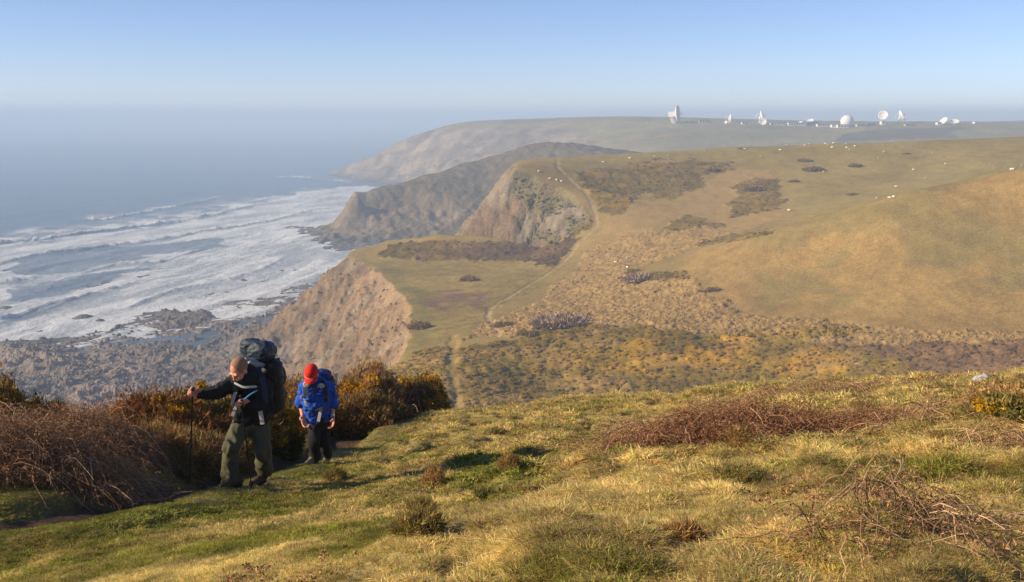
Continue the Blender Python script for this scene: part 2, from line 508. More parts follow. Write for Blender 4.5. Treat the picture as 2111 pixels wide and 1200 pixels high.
Z_FIELD = zone([(1100,328),(1300,300),(2400,240),(2400,335),(2111,348),(1900,398),(1750,434),(1640,468),(1640,420),(1590,350),(1500,330),(1330,330),(1290,343),(1160,352)])
Z_SPUR = zone([(2400,300),(2111,350),(1900,398),(1750,434),(1600,472),(1420,520),(1400,560),(1450,600),(1540,650),(1700,664),(2111,690),(2400,690)])
Z_MEAD = zone([(740,528),(880,538),(1075,541),(1140,550),(1180,545),(1100,600),(1000,650),(990,690),(880,720),(790,770),(851,690)])
PATH = [(1030,694),(1022,676),(1004,652),(1012,632),(1060,605),(1110,575),(1145,553),(1172,530),(1188,505),(1232,466),(1225,435),(1205,395),(1165,362),(1150,345),(1148,328)]
PATH3 = []
GULLY = [(932,690),(935,720),(930,750),(935,775),(942,800),(940,840)]
def hit(px, py, y0=250.0, y1=800.0, fn=None):
    """where the ray through a photo pixel meets the ground"""
    Y = np.geomspace(y0, y1, 1500); t, yy = tdep(py)
    x = (px - 1055.5) / FPX / yy * Y; z = H - t * Y
    hz = (fn or (lambda a, b: hill_h(a, b)[0]))(x, Y)
    k = np.argmax(hz >= z)
    if hz[k] < z[k]: k = len(Y) - 1
    return Vector((x[k], Y[k], hz[k]))
pdist, pal, _, _ = dpoly(gx, gy, [(q.x, q.y) for q in (hit(a, b) for a, b in PATH)])
gdist, gal2, _, _ = dpoly(gx, gy, [(q.x, q.y) for q in (hit(a, b) for a, b in GULLY)])
inland = gsd < 0
path_w = 0.38 + 0.55 * fbm(gx / 7, gy / 7, 61, 3)
Zpath = (1 - sstep(path_w, path_w + 0.9, pdist + fbm(gx / 2, gy / 2, 63, 2) * .5)) * inland
# relief of bushes and tussocks
c1, v1 = cells(gx / 5.0 + fbm(gx/6,gy/6,3)*.3, gy / 7.5, 3); c2, v2 = cells(gx / 2.2, gy / 3.0, 4)
bush = np.clip(1 - c1 * c1 * 1.5, 0, 1) * v1 * 0.9 + np.clip(1 - c2 * c2 * 1.6, 0, 1) * 0.55 * v2 + fbm(gx / 16, gy / 10, 15, 4) * 0.7
t1, tv1 = cells(gx / 1.5, gy / 2.4, 14)
tus = np.clip(1 - t1 * t1 * 1.8, 0, 1) * (0.3 + 0.7 * tv1)
gors = np.clip(Z_GORSE + Z_STRIP * 1.3 + Z_G2 * 0.9 + Z_SCRUB, 0, 1) * inland * (1 - sstep(0.5, 0, pdist - 2.0) )
gors = gors * (1 - .8 * (1 - sstep(0.3, 1.8, gdist + fbm(gx / 3, gy / 3, 64, 3) * 1.2)))
gz = gz + gors * (bush * 0.8 - 0.2) + Z_BRACK * inland * (tus * 0.85 + fbm(gx / 12, gy / 12, 8, 3) * 0.6) + np.clip(Z_SPUR + Z_FIELD + Z_MEAD, 0, 1) * inland * fbm(gx / 20, gy / 20, 12, 4) * 0.35
gz = gz - 0.5 * (1 - sstep(0.2, 2.2, gdist + fbm(gx/4, gy/4, 62, 3) * 1.5)) * 0.9 * inland - Zpath * 0.35
# a line of erosion steps on the spur and sheep tracks
trk = np.abs(fbm(gx / 60 + 3, gy / 60, 88, 2) * 4 + (gz - 60) / 3.0)
trk = np.abs(trk - np.round(trk))
Ztrk = (1 - sstep(0.02, 0.07, trk)) * Z_SPUR * sstep(0.5, 0.62, noise2(gx / 40, gy / 40, 71))
# colours
n1 = fbm(gx / 30, gy / 30, 101, 5)[..., None]; n2 = fbm(gx / 4, gy / 6, 102, 4)[..., None]; n3 = fbm(gx / 1.2, gy / 2.0, 103, 3)[..., None]
col = np.ones(gx.shape + (3,)) * np.array([0.285, 0.205, 0.085]) * (1 + 0.15 * n1 + 0.12 * n2)
col = lerp(col, np.array([0.28, 0.215, 0.078]) * (1 + 0.16 * n1 + 0.13 * n2 + 0.06 * n3), Z_FIELD * 0.9)
col = lerp(col, np.array([0.325, 0.215, 0.085]) * (1 + 0.13 * n1 + 0.16 * n2 + 0.12 * n3), Z_SPUR)
col = lerp(col, np.array([0.25, 0.195, 0.08]) * (1 + 0.13 * n1 + 0.16 * n2), Z_SPUR * sstep(0.05, 0.5, fbm(gx / 26, gy / 26, 113, 4)) * 0.75)
col = lerp(col, np.array([0.28, 0.205, 0.072]) * (1 + 0.2 * n1 + 0.2 * n2 + 0.16 * n3), Z_MEAD)
col = lerp(col, np.array([0.35, 0.235, 0.105]) * (1 + 0.15 * n2), Z_TAN * 0.7)
edgegreen = np.exp(-np.abs(gsd + 5) / 4.0) * Z_MEAD
col = lerp(col, np.array([0.13, 0.16, 0.06]) * (1 + 0.1 * n2), edgegreen * 0.4)
bcol = lerp(np.array([0.29, 0.19, 0.085]) * np.ones(col.shape), np.array([0.43, 0.29, 0.135]), np.clip(tus * 1.1, 0, 1)) * (1 + 0.18 * n2)
col = lerp(col, bcol, Z_BRACK)
col = lerp(col, np.array([0.21, 0.13, 0.09]) * (1 + 0.2 * n2), Z_RED * sstep(-0.3, 0.2, fbm(gx / 8, gy / 8, 66, 3)))
gcol = np.array([0.215, 0.148, 0.030]) * (1 + 0.12 * (v1[..., None] - 0.5) + 0.2 * n2)
brn = sstep(0.15, 0.5, fbm(gx / 14, gy / 10, 130, 4) + (v1 - 0.5) * 0.5)
gcol = lerp(gcol, np.array([0.29, 0.185, 0.070]) * (1 + 0.15 * n2), brn * 0.8)
yzone = np.exp(-(((zpx - 1480) / 380) ** 2 + ((zpy - 750) / 45) ** 2)) * .7 + np.exp(-(((zpx - 1250) / 90) ** 2 + ((zpy - 400) / 60) ** 2)) * .6
yel = sstep(0.25, 0.7, fbm(gx / 22, gy / 14, 140, 4) - .25 + yzone + (v2 - 0.5) * 0.12) * (0.65 + 0.35 * fbm(gx / 3, gy / 3, 141, 2))
gcol = lerp(gcol, np.array([0.62, 0.34, 0.012]), yel * 0.55)
gcol = lerp(gcol, np.array([0.22, 0.135, 0.080]) * (1 + 0.2 * n2), np.clip(Z_SCRUB + Z_STRIP * sstep(-0.1, 0.1, (zpx - 960) / 200.0 + fbm(gx / 10, gy / 10, 150, 3)), 0, 1))
gcol = gcol * (1 + 0.35 * fbm(gx / 26, gy / 14, 145, 4))[..., None]
gcol = gcol * (1 - 0.38 * Z_STRIP - 0.22 * Z_G2 - 0.12 * Z_SCRUB)[..., None]
col = lerp(col, gcol, gors)
col = lerp(col, np.array([0.36, 0.26, 0.17]) * (1 + 0.15 * n2), Zpath)
col = lerp(col, np.array([0.16, 0.11, 0.08]), Ztrk * 0.35)
col = col * np.array([1.0, 0.97, 0.74])
# cliff rock and scree
st = fbm(gal / 10.0, gsd / 30.0, 160, 5)[..., None]; st2 = fbm(gx / 3.0, gz / 4.0, 161, 5)[..., None]
rock = np.array([0.195, 0.130, 0.072]) * (1 + 0.16 * st + 0.38 * st2)
rock = lerp(rock, np.array([0.23, 0.18, 0.12]) * (1 + 0.3 * st2), sstep(0.1, 0.6, fbm(gal / 18.0, gsd / 40.0, 170, 4)))
rock = lerp(rock, np.array([0.42, 0.27, 0.14]) * (1 + 0.15 * st2), np.exp(-gsd / 8.0) * (gy < 560) * 0.7 * (gsd > 0))
farc = ((gy > 585) & (gal > 400)).astype(float)
veg = sstep(-0.05, 0.35, fbm(gx / 9, gz / 7, 180, 5) + (zpx - 1130) / 150.0 + 0.10 + (470 - zpy) / 400.0) * farc
rock = lerp(rock, np.array([0.16, 0.135, 0.055]) * (1 + 0.3 * n2), veg * 0.85)
rock = lerp(rock, np.array([0.17, 0.14, 0.12]) * (1 + 0.3 * st2), sstep(18, 6, gz + 4 * st2[..., 0]) * 0.9)
seaw = sstep(-0.6, 0.8, gsd + fbm(gx / 2.0, gy / 2.0, 190, 3) * 1.5)
col = lerp(col, rock, seaw)
# rock relief on the cliffs
gz = gz + sstep(1.5, 8, gsd) * ((ridged(gx / 6, gy / 6 + gz / 5, 200, 5) - 0.6) * 4.2 + (ridged(gx / 2.2, gy / 2.2 + gz / 2, 206, 3) - 0.6) * 1.6 + np.clip(0.45 - cells(gx / 3.1, gy / 3.4, 207)[0], 0, 1) * 1.6 * (cells(gx / 3.1, gy / 3.4, 207)[1] > .7))
gz = np.where(gsd > 0, np.maximum(gz, -1.2), gz)
V = np.stack([gx, gy, gz], 2).reshape(-1, 3); F = grid_faces(*gx.shape); colf = col.reshape(-1, 3)
def fm(a): return np.asarray(a).reshape(-1)[F].mean(1)
m_hill = mat_attr('hill_grass', scale=1.1, var=0.30, bump=0.25)
m_cliff = mat_attr('cliff_rock', scale=0.7, var=0.34, bump=0.9)
m_path = mat_attr('worn_earth', scale=1.5, var=0.2, bump=0.1)
hillside_objs = split_mesh(V, F, [fm(Zpath) > 0.5, fm(gsd) > 0.6, np.ones(len(F), bool)], [m_path, m_cliff, m_hill], ['footpath', 'cliff', 'hillside'], colf)

# ---------------------------------------------------------------- dark middle headland
def headland(name, pts, s0, s1, ns, ys, c, colfn, relief, mats, names):
    S = Surf(pts, c=c)
    x, y = grid_xy(s0, s1, ns, ys)
    z0 = S(x, y); z = z0 + relief(x, y, z0)
    px_, py_ = pix(x, y, z)
    col, masks = colfn(x, y, z, z0, px_, py_)
    V = np.stack([x, y, z], 2).reshape(-1, 3); F = grid_faces(*x.shape)
    keep = z.reshape(-1)[F].max(1) > -2.5
    F = F[keep]
    ms = [m.reshape(-1)[F].mean(1) > 0.5 for m in masks]; ms[-1] = np.ones(len(F), bool)
    split_mesh(V, F, ms, mats, names, col.reshape(-1, 3))
    return S
mid_pts = PL([(730,398,1215),(722,415,1205),(718,440,1195),(735,405,1190),(800,382,1240),(870,362,1265),(950,338,1300),(1000,325,1320),(1080,302,1345),(1140,294,1350),(1200,299,1330),(1290,318,1300),
              (740,462,1172),(760,393,1228),(780,387,1235),(760,430,1195),(765,412,1207),(745,420,1200),(712,450,1200),(704,460,1203),(820,400,1222),(820,425,1205),(800,440,1190),(800,405,1215),(900,440,1190),(900,400,1215),(850,390,1230),(1000,400,1225),(1000,350,1280),(950,370,1250),(700,470,1190),(690,462,1215),(665,470,1215),(640,478,1215),
              (640,504,1122),(700,508,1112),(800,508,1112),(930,503,1118),(1000,500,1110),(700,485,1155),(800,480,1142),(900,480,1142),(1100,380,1230),(1100,480,1130),(1200,350,1250)]) 
mid_pts += [W(560,1200,-8),W(560,1300,-12),W(620,1160,-6),W(640,1080,-10),W(800,1070,-12),W(1000,1060,-14),W(690,1270,-9),W(640,1300,-14),W(760,1330,-6),W(760,1262,20),W(860,1400,-4),W(900,1350,25),W(1000,1480,0),W(1050,1420,35),W(1140,1450,60),W(1200,1600,20),W(1300,1500,55),W(1500,1350,78),W(1500,1600,40),W(1400,1200,70),W(680,1400,-20)]
def mid_rel(x, y, z0):
    st = np.clip(1 - np.abs(z0 - 20) / 45, 0, 1)
    return (ridged(x / 28, y / 40, 300, 5) - 0.62) * (2 + 4 * st) + fbm(x / 7, y / 9, 310, 4) * (1.0 + 1.2 * st) + sstep(12, 2, z0) * sstep(-9, -1, z0) * fbm(x / 9, y / 9, 320, 4) * 3.0
def mid_col(x, y, z, z0, px_, py_):
    a = fbm(x / 30, y / 30, 330, 4)[..., None]; b = fbm(x / 8, y / 10, 331, 4)[..., None]
    c = np.ones(x.shape + (3,)) * np.array([0.145, 0.105, 0.050]) * (1 + 0.15 * a + 0.25 * b)
    top = sstep(40, 70, z)
    c = lerp(c, np.array([0.135, 0.100, 0.050]) * (1 + 0.3 * b), top * 0.7)
    rk = sstep(0.1, 0.35, fbm(x / 20, z / 9, 340, 5) + 0.25 - z / 90)
    c = lerp(c, np.array([0.215, 0.155, 0.095]) * (1 + 0.35 * b), rk * 0.8)
    pale = np.exp(-(((px_ - 745) / 30) ** 2 + ((py_ - 402) / 14) ** 2)) + np.exp(-(((px_ - 770) / 25) ** 2 + ((py_ - 462) / 13) ** 2))
    c = lerp(c, np.array([0.30, 0.24, 0.17]), np.clip(pale, 0, 1) * sstep(-0.3, 0.3, fbm(x / 6, z / 5, 341, 3)) * 0.7)
    c = lerp(c, np.array([0.095, 0.085, 0.075]) * (1 + 0.35 * b), sstep(9, 3, z))
    rkm = ((z < 8) | (rk > 0.6)).astype(float)
    return c, [rkm, 1 - rkm]
headland('headland', mid_pts, -0.26, 0.22, 330, np.concatenate([np.geomspace(1070, 1400, 190)[:-1], np.geomspace(1400, 1620, 20)]), 9.0, mid_col, mid_rel,
         [mat_attr('headland_rock', 0.35, 0.35, 1.2), mat_attr('headland_scrub', 0.3, 0.35, 0.8)], ['headland_rock', 'headland'])

# ---------------------------------------------------------------- far headland and the plateau of the dish station
far_pts = PL([(700,350,2480),(760,322,2440),(810,297,2400),(860,285,2360),(910,268,2300),(1000,260,2260),(1100,254,2210),(1200,248,2150),(1300,247,2100),(1400,248,2050),(1500,252,2000),(1600,255,1960),(1700,259,1930),(1800,260,1880),(1900,258,1860),(2000,256,1860),(2111,256,1850),(2400,256,1850),
              (760,368,2250),(760,345,2360),(830,330,2300),(830,370,2130),(900,300,2230),(900,340,2120),(1000,290,2150),(1000,320,2060),(1100,270,2130),(1100,290,2040),(1200,262,2080),(1200,275,2000),
              (1300,265,1980),(1300,300,1800),(1500,300,1700),(1500,270,1850),(1700,280,1760),(1900,276,1740),(2000,270,1760),(2111,270,1740),(2111,262,1790),(1300,320,1700),(1900,300,1600)])
far_pts += [W(640,2560,-25),W(690,2600,-10),W(650,2420,-22),W(720,2200,-18),W(800,2060,-18),W(700,2300,-14),W(870,1960,-15),W(960,1900,-8),W(780,2750,-5),W(900,2900,20),W(1100,2800,70),W(1300,2600,100),W(1600,2500,105),W(2000,2500,108),W(2400,2500,110),W(1100,1800,20),W(1300,1550,45),W(1600,1450,60),W(2100,1450,70),W(2400,1600,90)]
def far_rel(x, y, z0):
    sea_ = sstep(300, -50, x + (2300 - y) * 0.3 - 60)
    st = np.clip(1 - np.abs(z0 - 40) / 62, 0, 1) * sea_
    al = x * 0.6 + y * 0.8
    return (ridged(al / 45, (x - y) / 300, 400, 4) - 0.62) * 36 * st + fbm(x / 14, y / 20, 410, 4) * (0.5 + 2.5 * st)
def far_col(x, y, z, z0, px_, py_):
    a = fbm(x / 90, y / 90, 430, 4)[..., None]; b = fbm(x / 22, y / 30, 431, 4)[..., None]
    g = np.ones(x.shape + (3,)) * np.array([0.21, 0.185, 0.085]) * (1 + 0.2 * a + 0.15 * b)
    g = lerp(g, np.array([0.24, 0.17, 0.09]) * (1 + 0.2 * b), sstep(0.1, 0.5, fbm(x / 120 + 4, y / 60, 432, 4) + (px_ - 1500) / -1500))
    g = lerp(g, np.array([0.10, 0.075, 0.05]) * (1 + 0.2 * b), zone_mask(px_, py_, [(1740,275),(1820,266),(2000,262),(1960,272),(1980,284),(1720,292)]) * 0.8)
    r = np.array([0.225, 0.175, 0.115]) * (1 + 0.3 * a + 0.4 * b)
    cl = sstep(8, -8, px_ - np.interp(py_, [240, 262, 280, 300, 320, 400], [1120, 1190, 1215, 1240, 1290, 1300]))
    top = sstep(100, 112, z + 3 * a[..., 0])
    c = lerp(g, r, cl * (1 - 0.85 * top))
    c = lerp(c, np.array([0.11, 0.095, 0.085]) * (1 + 0.3 * b), sstep(9, 3, z))
    m = ((cl > 0.5) & (top < 0.5)).astype(float)
    return c, [m, 1 - m]
def zone_mask(px_, py_, poly): return inpoly(px_ + 0.0, py_, poly).astype(float)
far_s = headland('far', far_pts, -0.24, 0.60, 430, np.concatenate([np.geomspace(1450, 1800, 25)[:-1], np.geomspace(1800, 2500, 120)[:-1], np.geomspace(2500, 3000, 14)]), 30.0, far_col, far_rel,
         [mat_attr('far_cliff_rock', 0.12, 0.35, 2.0), mat_attr('plateau_grass', 0.1, 0.25, 0.5)], ['far_cliff', 'plateau'])

# ---------------------------------------------------------------- shore of rock, shingle and pools
SHORE_PX = [(-500,722),(0,703),(130,697),(215,682),(290,652),(330,640),(380,642),(470,626),(560,606),(650,576),(700,548),(780,520),(860,512)]
SHORE2_PX = [(860,512),(780,518),(720,516),(660,508),(620,494),(600,480),(585,468),(640,466),(690,452),(725,430),(760,400),(1000,340)]
def shore_line(l):
    return [(p.x, p.y) for p in (P(a, b, H / float(tdep(b)[0])) for a, b in l)]
SL = shore_line(SHORE_PX); SL2 = shore_line(SHORE2_PX)
sx, sy = grid_xy(-0.62, 0.02, 310, np.concatenate([np.geomspace(330, 800, 240)[:-1], np.geomspace(800, 1320, 70)]))
shore_land = [(SL[0][0], 300)] + SL + SL2 + [(400, SL2[-1][1]), (400, 300)]
wxx = fbm(sx / 16, sy / 16, 500, 4) * 7; wyy = fbm(sx / 16, sy / 16, 520, 4) * 7
sdist, sal, _, _ = dpoly(sx + wxx, sy + wyy, SL + SL2)
sin_ = inpoly(sx + wxx, sy + wyy, shore_land)
sds = np.where(sin_, sdist, -sdist)
rotx = sx * 0.80 + sy * 0.60; roty = -sx * 0.60 + sy * 0.80
led = ridged(rotx / 26, roty / 6.5, 530, 5) - 0.6
cb, cv = cells(sx / 4.2, sy / 4.2, 23); cb2, cv2 = cells(sx / 1.9, sy / 1.9, 24)
rel = sstep(-8, 45, sds)
big = fbm(sx / 60, sy / 45, 541, 4)
sz = 0.1 + np.clip(sds, 0, 200) * 0.022 + np.clip(sds, -25, 0) * 0.09 + led * (1.0 + 3.6 * rel) * (0.7 + 0.5 * big) + big * 1.6 * rel + rel * (ridged(sx / 12, sy / 9, 542, 5) - 0.6) * 4.2 + np.clip(0.5 - cb2, 0, 1) * 1.0 * (cv2 > 0.6) * rel + np.clip(0.45 - cb, 0, 1) * 2.4 * (cv > 0.8) * rel
sz = sz - 1.4 * sstep(0, -12, sds)
for (bx, by, hh, rr) in [(60,750,6.5,17),(120,765,5,13),(20,735,4.5,14),(405,655,3.5,10),(350,650,3,7),(700,490,2.5,20)]:
    q = P(bx, by, H / float(tdep(by)[0])); dd_ = np.hypot(sx - q.x, (sy - q.y) * 0.8)
    sz = sz + np.exp(-(dd_ / rr) ** 2) * hh * (0.7 + 0.5 * ridged(sx / 7, sy / 7, 550, 4))
for (bx, by, hh, rr) in [(170,656,2.4,6),(82,686,1.5,4),(205,662,1.6,3.5),(10,635,1.4,4.5),(500,468+110,1.6,3),(930,512,2,10)]:
    q = P(bx, by, H / float(tdep(by)[0])); dd_ = np.hypot(sx - q.x, (sy - q.y) * 0.7)
    sz = np.maximum(sz, np.exp(-(dd_ / rr) ** 2) * (hh + 1.0) - 0.9 + fbm(sx / 2, sy / 2, 551, 3) * 0.4)
sn = fbm(sx / 25, sy / 25, 560, 4)[..., None]; sn2 = fbm(sx / 3, sy / 3, 561, 4)[..., None]
scol = np.array([0.175, 0.14, 0.115]) * (1 + 0.2 * sn + 0.35 * sn2)
scol = lerp(scol, np.array([0.25, 0.19, 0.14]) * (1 + 0.3 * sn2), sstep(0.0, 0.4, sn[..., 0] + (sz - 3) / 12))
scol = lerp(scol, np.array([0.085, 0.078, 0.072]) * (1 + 0.3 * sn2), sstep(1.0, 0.1, sz))
shore = mesh_np('shore', np.stack([sx, sy, sz], 2).reshape(-1, 3), grid_faces(*sx.shape), mat_attr('shore_rock', 0.9, 0.4, 0.9, rough=0.75, spec=0.35), None, False, scol.reshape(-1, 3))
shore['kind'] = 'structure'

# ---------------------------------------------------------------- sea with breakers and foam
ysea = np.concatenate([np.geomspace(430, 1300, 270)[:-1], np.geomspace(1300, 2800, 70)[:-1], np.geomspace(2800, 12500, 30)])
wx_, wy_ = grid_xy(-0.76, 0.08, 400, ysea)
sa_, ca_ = math.sin(R(13)), math.cos(R(13))
acr = wx_ * ca_ - wy_ * sa_; alg = wx_ * sa_ + wy_ * ca_        # across and along the wave fronts
qx, qy = pix(wx_, wy_, np.zeros_like(wx_))
qw = fbm(wx_ / 60, wy_ / 60, 600, 4)
BREAK = [  # crest line, height, foam length behind in photo pixels, strength
    ([(150,458),(230,450),(330,432),(410,420),(470,405)], 2.0, 7, 0.9),
    ([(-300,520),(0,501),(100,492),(200,479),(300,468),(400,452),(500,430),(612,405)], 2.2, 22, 1.0),
    ([(-300,590),(0,547),(80,530),(200,512),(330,494),(420,478),(520,462),(650,438),(740,412)], 1.7, 26, 0.9),
    ([(-300,600),(-60,590),(0,582),(50,578),(100,567)], 1.8, 12, 1.0),
    ([(150,566),(250,548),(330,540),(390,522),(430,512)], 1.3, 8, 0.8),
    ([(-200,690),(0,662),(70,642),(130,622),(200,603),(270,588),(330,566)], 1.4, 30, 0.95),
    ([(250,645),(300,625),(360,606),(420,590),(480,574),(540,553),(605,522)], 1.0, 24, 0.85),
    ([(290,660),(440,628),(560,602),(650,570),(720,545)], 0.5, 10, 0.9),
    ([(60,405),(100,402)], 0.9, 2, 0.5),
    ([(225,428),(262,407)], 0.8, 5, 0.5),
    ([(555,364),(620,368),(700,373),(740,380)], 0.6, 4, 0.9),
    ([(600,392),(680,392),(745,385)], 0.8, 4, 0.7),
    ([(560,505),(590,490),(600,475),(590,462)], 0.8, 12, 1.0),
]
foam = np.zeros_like(wx_); wz = fbm(wx_ / 45 + wy_ / 90, wy_ / 30, 610, 4) * 0.55 + fbm(wx_ / 9, wy_ / 7, 620, 3) * 0.22
for line, hh, fl, stg in BREAK:
    l = np.array(line, float)
    yl = np.interp(qx, l[:, 0], l[:, 1], left=-999, right=-999) if l[0, 0] < l[-1, 0] else None
    if yl is None:
        w3 = shore_line(line); dd_, _, _, _ = dpoly(wx_, wy_, w3); foam = np.maximum(foam, stg * np.exp(-(dd_ / 22.0) ** 2)); continue
    yl = yl + fbm(wx_ / 40, wx_ / 300, 640, 4) * 5 + fbm(wx_ / 9, wy_ / 500, 641, 3) * 2
    u = yl - qy                                   # px beyond (behind) the crest
    span = (l[-1, 0] - l[0, 0])
    fade = sstep(0, 0.12, (qx - l[0, 0]) / span) * sstep(0, 0.12, (l[-1, 0] - qx) / span)
    perpx = 2263 * 0 + (qy - 240) ** 2 / (H * FPX)   # px per metre ahead at that row
    um = u / perpx
    f1 = np.where(u >= 0, np.exp(-np.maximum(u, 0) / fl), np.exp(-(um / 1.2) ** 2)) * fade * stg
    brk = 0.75 + 0.5 * fbm(wx_ / 20, wy_ / 25, 650, 4)
    foam = np.maximum(foam, f1 * np.clip(brk, 0.3, 1.2))
    wz = wz + 1.7 * hh * fade * np.where(um >= 0, np.exp(-(um / 5.0) ** 2), np.exp(-(um / 1.6) ** 2)) * (0.8 + 0.4 * fbm(wx_ / 8, wy_ / 8, 660, 3))
surf_zone = inpoly(qx + qw * 30, qy + qw * 8, [(-600,540),(0,500),(200,478),(400,447),(612,400),(760,380),(900,520),(600,640),(0,760),(-600,780)]).astype(float)
shal = sstep(-70, -5, -dpoly(wx_, wy_, SL + SL2[:8])[0])
trough = inpoly(qx + qw * 25, qy + qw * 8, [(20,560),(90,528),(200,514),(330,498),(450,490),(470,500),(380,520),(260,540),(160,560),(60,572)]) | inpoly(qx + qw * 25, qy + qw * 8, [(160,575),(260,556),(330,545),(300,565),(200,590),(90,610),(0,620),(0,600)])
patch = sstep(-0.5, 0.5, fbm(acr / 16 + qw * .6, alg / 75, 670, 5))
streak = ridged(acr / 13 + qw, alg / 110, 675, 4)
foam = np.maximum(foam, surf_zone * (0.50 + 0.14 * patch + 0.20 * sstep(.55, .85, streak)) * np.where(trough, 0.50, 1.0))
wz = wz + surf_zone * (streak - .6) * 1.1
foam = np.maximum(foam, shal * (0.5 + 0.4 * patch) * (qy < 760))
for line, hh, fl, stg in BREAK:
    l = np.array(line, float)
    if l[0, 0] > l[-1, 0]: continue
    yl = np.interp(qx, l[:, 0], l[:, 1], left=-999, right=-999) + fbm(wx_ / 40, wx_ / 300, 640, 4) * 5 + fbm(wx_ / 9, wy_ / 500, 641, 3) * 2
    um = (yl - qy) / ((qy - 240) ** 2 / (H * FPX)); fade = sstep(0, 0.15, (qx - l[0, 0]) / (l[-1, 0] - l[0, 0])) * sstep(0, 0.15, (l[-1, 0] - qx) / (l[-1, 0] - l[0, 0]))
    foam = foam * (1 - 0.6 * hh / 2 * np.exp(-((um + 11) / 8) ** 2) * (um < -1.5) * fade)  # foam thinned ahead of each crest, painting the wave front's shadow strip
swell = sstep(0.2, 0.9, fbm(acr / 22 + 5, alg / 260, 690, 3)) * (qy > 300) * 0.5
wz = wz + fbm(acr / 22 + 5, alg / 260, 690, 3) * 0.8
foam = np.clip(np.maximum(foam, swell * 0.3), 0, 1)
m_sea, nt, b = nodes_of('sea_water')
a = nt.nodes.new('ShaderNodeAttribute'); a.attribute_name = 'col'
g = nt.nodes.new('ShaderNodeNewGeometry')
mp = nt.nodes.new('ShaderNodeMapping'); mp.inputs['Scale'].default_value = (1.0, 0.35, 1.0); mp.inputs['Rotation'].default_value = (0, 0, R(13))
nt.links.new(g.outputs['Position'], mp.inputs['Vector'])
nz = nt.nodes.new('ShaderNodeTexNoise'); nz.inputs['Scale'].default_value = 0.42; nz.inputs['Detail'].default_value = 9; nz.inputs['Roughness'].default_value = 0.68; nz.inputs['Distortion'].default_value = 0.6
nt.links.new(mp.outputs['Vector'], nz.inputs['Vector'])
sub = nt.nodes.new('ShaderNodeMath'); sub.operation = 'MULTIPLY_ADD'; sub.inputs[1].default_value = 0.85; sub.inputs[2].default_value = -0.425
nt.links.new(nz.outputs['Fac'], sub.inputs[0])
sep = nt.nodes.new('ShaderNodeSeparateColor'); nt.links.new(a.outputs['Color'], sep.inputs[0])
ad = nt.nodes.new('ShaderNodeMath'); ad.operation = 'ADD'; nt.links.new(sep.outputs[0], ad.inputs[0]); nt.links.new(sub.outputs[0], ad.inputs[1])
mr = nt.nodes.new('ShaderNodeMapRange'); mr.interpolation_type = 'SMOOTHSTEP'; mr.inputs['From Min'].default_value = 0.08; mr.inputs['From Max'].default_value = 0.92
nt.links.new(ad.outputs[0], mr.inputs['Value'])
mx = nt.nodes.new('ShaderNodeMix'); mx.data_type = 'RGBA'; mx.inputs['A'].default_value = (0.055, 0.105, 0.135, 1); mx.inputs['B'].default_value = (0.74, 0.75, 0.73, 1)
nt.links.new(mr.outputs['Result'], mx.inputs['Factor']); nt.links.new(mx.outputs['Result'], b.inputs['Base Color'])
rr_ = nt.nodes.new('ShaderNodeMapRange'); rr_.inputs['To Min'].default_value = 0.28; rr_.inputs['To Max'].default_value = 0.9
nt.links.new(mr.outputs['Result'], rr_.inputs['Value']); nt.links.new(rr_.outputs['Result'], b.inputs['Roughness'])
bp = nt.nodes.new('ShaderNodeBump'); bp.inputs['Distance'].default_value = 1.1; nt.links.new(nz.outputs['Fac'], bp.inputs['Height']); nt.links.new(bp.outputs['Normal'], b.inputs['Normal'])
sea = mesh_np('sea', np.stack([wx_, wy_, wz + 0.35], 2).reshape(-1, 3), grid_faces(*wx_.shape), m_sea, None, True, np.repeat(foam.reshape(-1, 1), 3, 1))
sea['kind'] = 'structure'

# ---------------------------------------------------------------- the near hill the walkers climb
fg_pts = [(-8, -4, 126.2), (0, -4, 127.9), (8, -4, 130.2), (0, 0.3, 128.4), (2.5, 0.5, 128.9), (-2.5, 0.5, 127.7), (-6, 1, 126.9), (6, 1, 129.6)]
fg_pts += [tuple(p) for p in PL([(0,1200,7.0),(500,1200,5.0),(1055,1200,4.0),(1600,1200,3.55),(2111,1200,3.2),(0,1110,8.5),(250,1060,9.8),(500,1080,9.0),(1000,1080,6.5),(1500,1080,5.2),(2111,1080,4.6),
    (500,1003,13.8),(530,1000,13.9),(650,956,18.0),(0,1045,9.6),(300,1010,11.8),(395,992,13.4),(560,900,21.0),(700,893,22.0),(600,980,15.0),(800,930,17.0),(1000,950,12.6),(1500,950,9.3),(2111,950,7.3),
    (1500,860,14.0),(2111,860,10.3),(1200,870,17.5),(950,872,24.0),(1100,834,25.0),(1500,799,21.0),(1800,785,18.0),(2111,773,16.0),(2400,765,14.0),(1300,812,23.5),
    (0,960,13.0),(300,940,15.0),(480,905,17.5),(1700,1000,6.5),(1300,1010,8.2),(800,1020,10.6),(850,870,26.0)])]
fg_pts += [W(-300, 9, 126.3), W(-200, 14, 124.6)]
fg_pts += [(q.x, q.y, q.z) for q in [W(960,30,H-9.6),W(1100,30,H-9.2),W(1500,27,H-8.2),W(2111,22,H-6.6),W(2500,20,H-5.6),W(1100,40,H-15.5),W(1500,40,H-15.5),W(2111,35,H-13),
    W(1100,80,H-44),W(1700,80,H-42),W(2300,80,H-36),W(1100,150,H-76),W(2000,150,H-70),W(0,17,H-6.4),W(-300,18,H-7),W(300,20,H-7.3),W(520,24,H-9.0),W(700,29,H-10.6),W(0,25,H-13.5),W(500,32,H-16),W(800,36,H-16),
    W(0,50,H-38),W(500,55,H-38),W(800,60,H-35),W(-200,100,H-80),W(500,120,H-85),W(0,160,H-110),W(700,160,H-88)]]
fg_s = Surf(fg_pts, c=1.2)
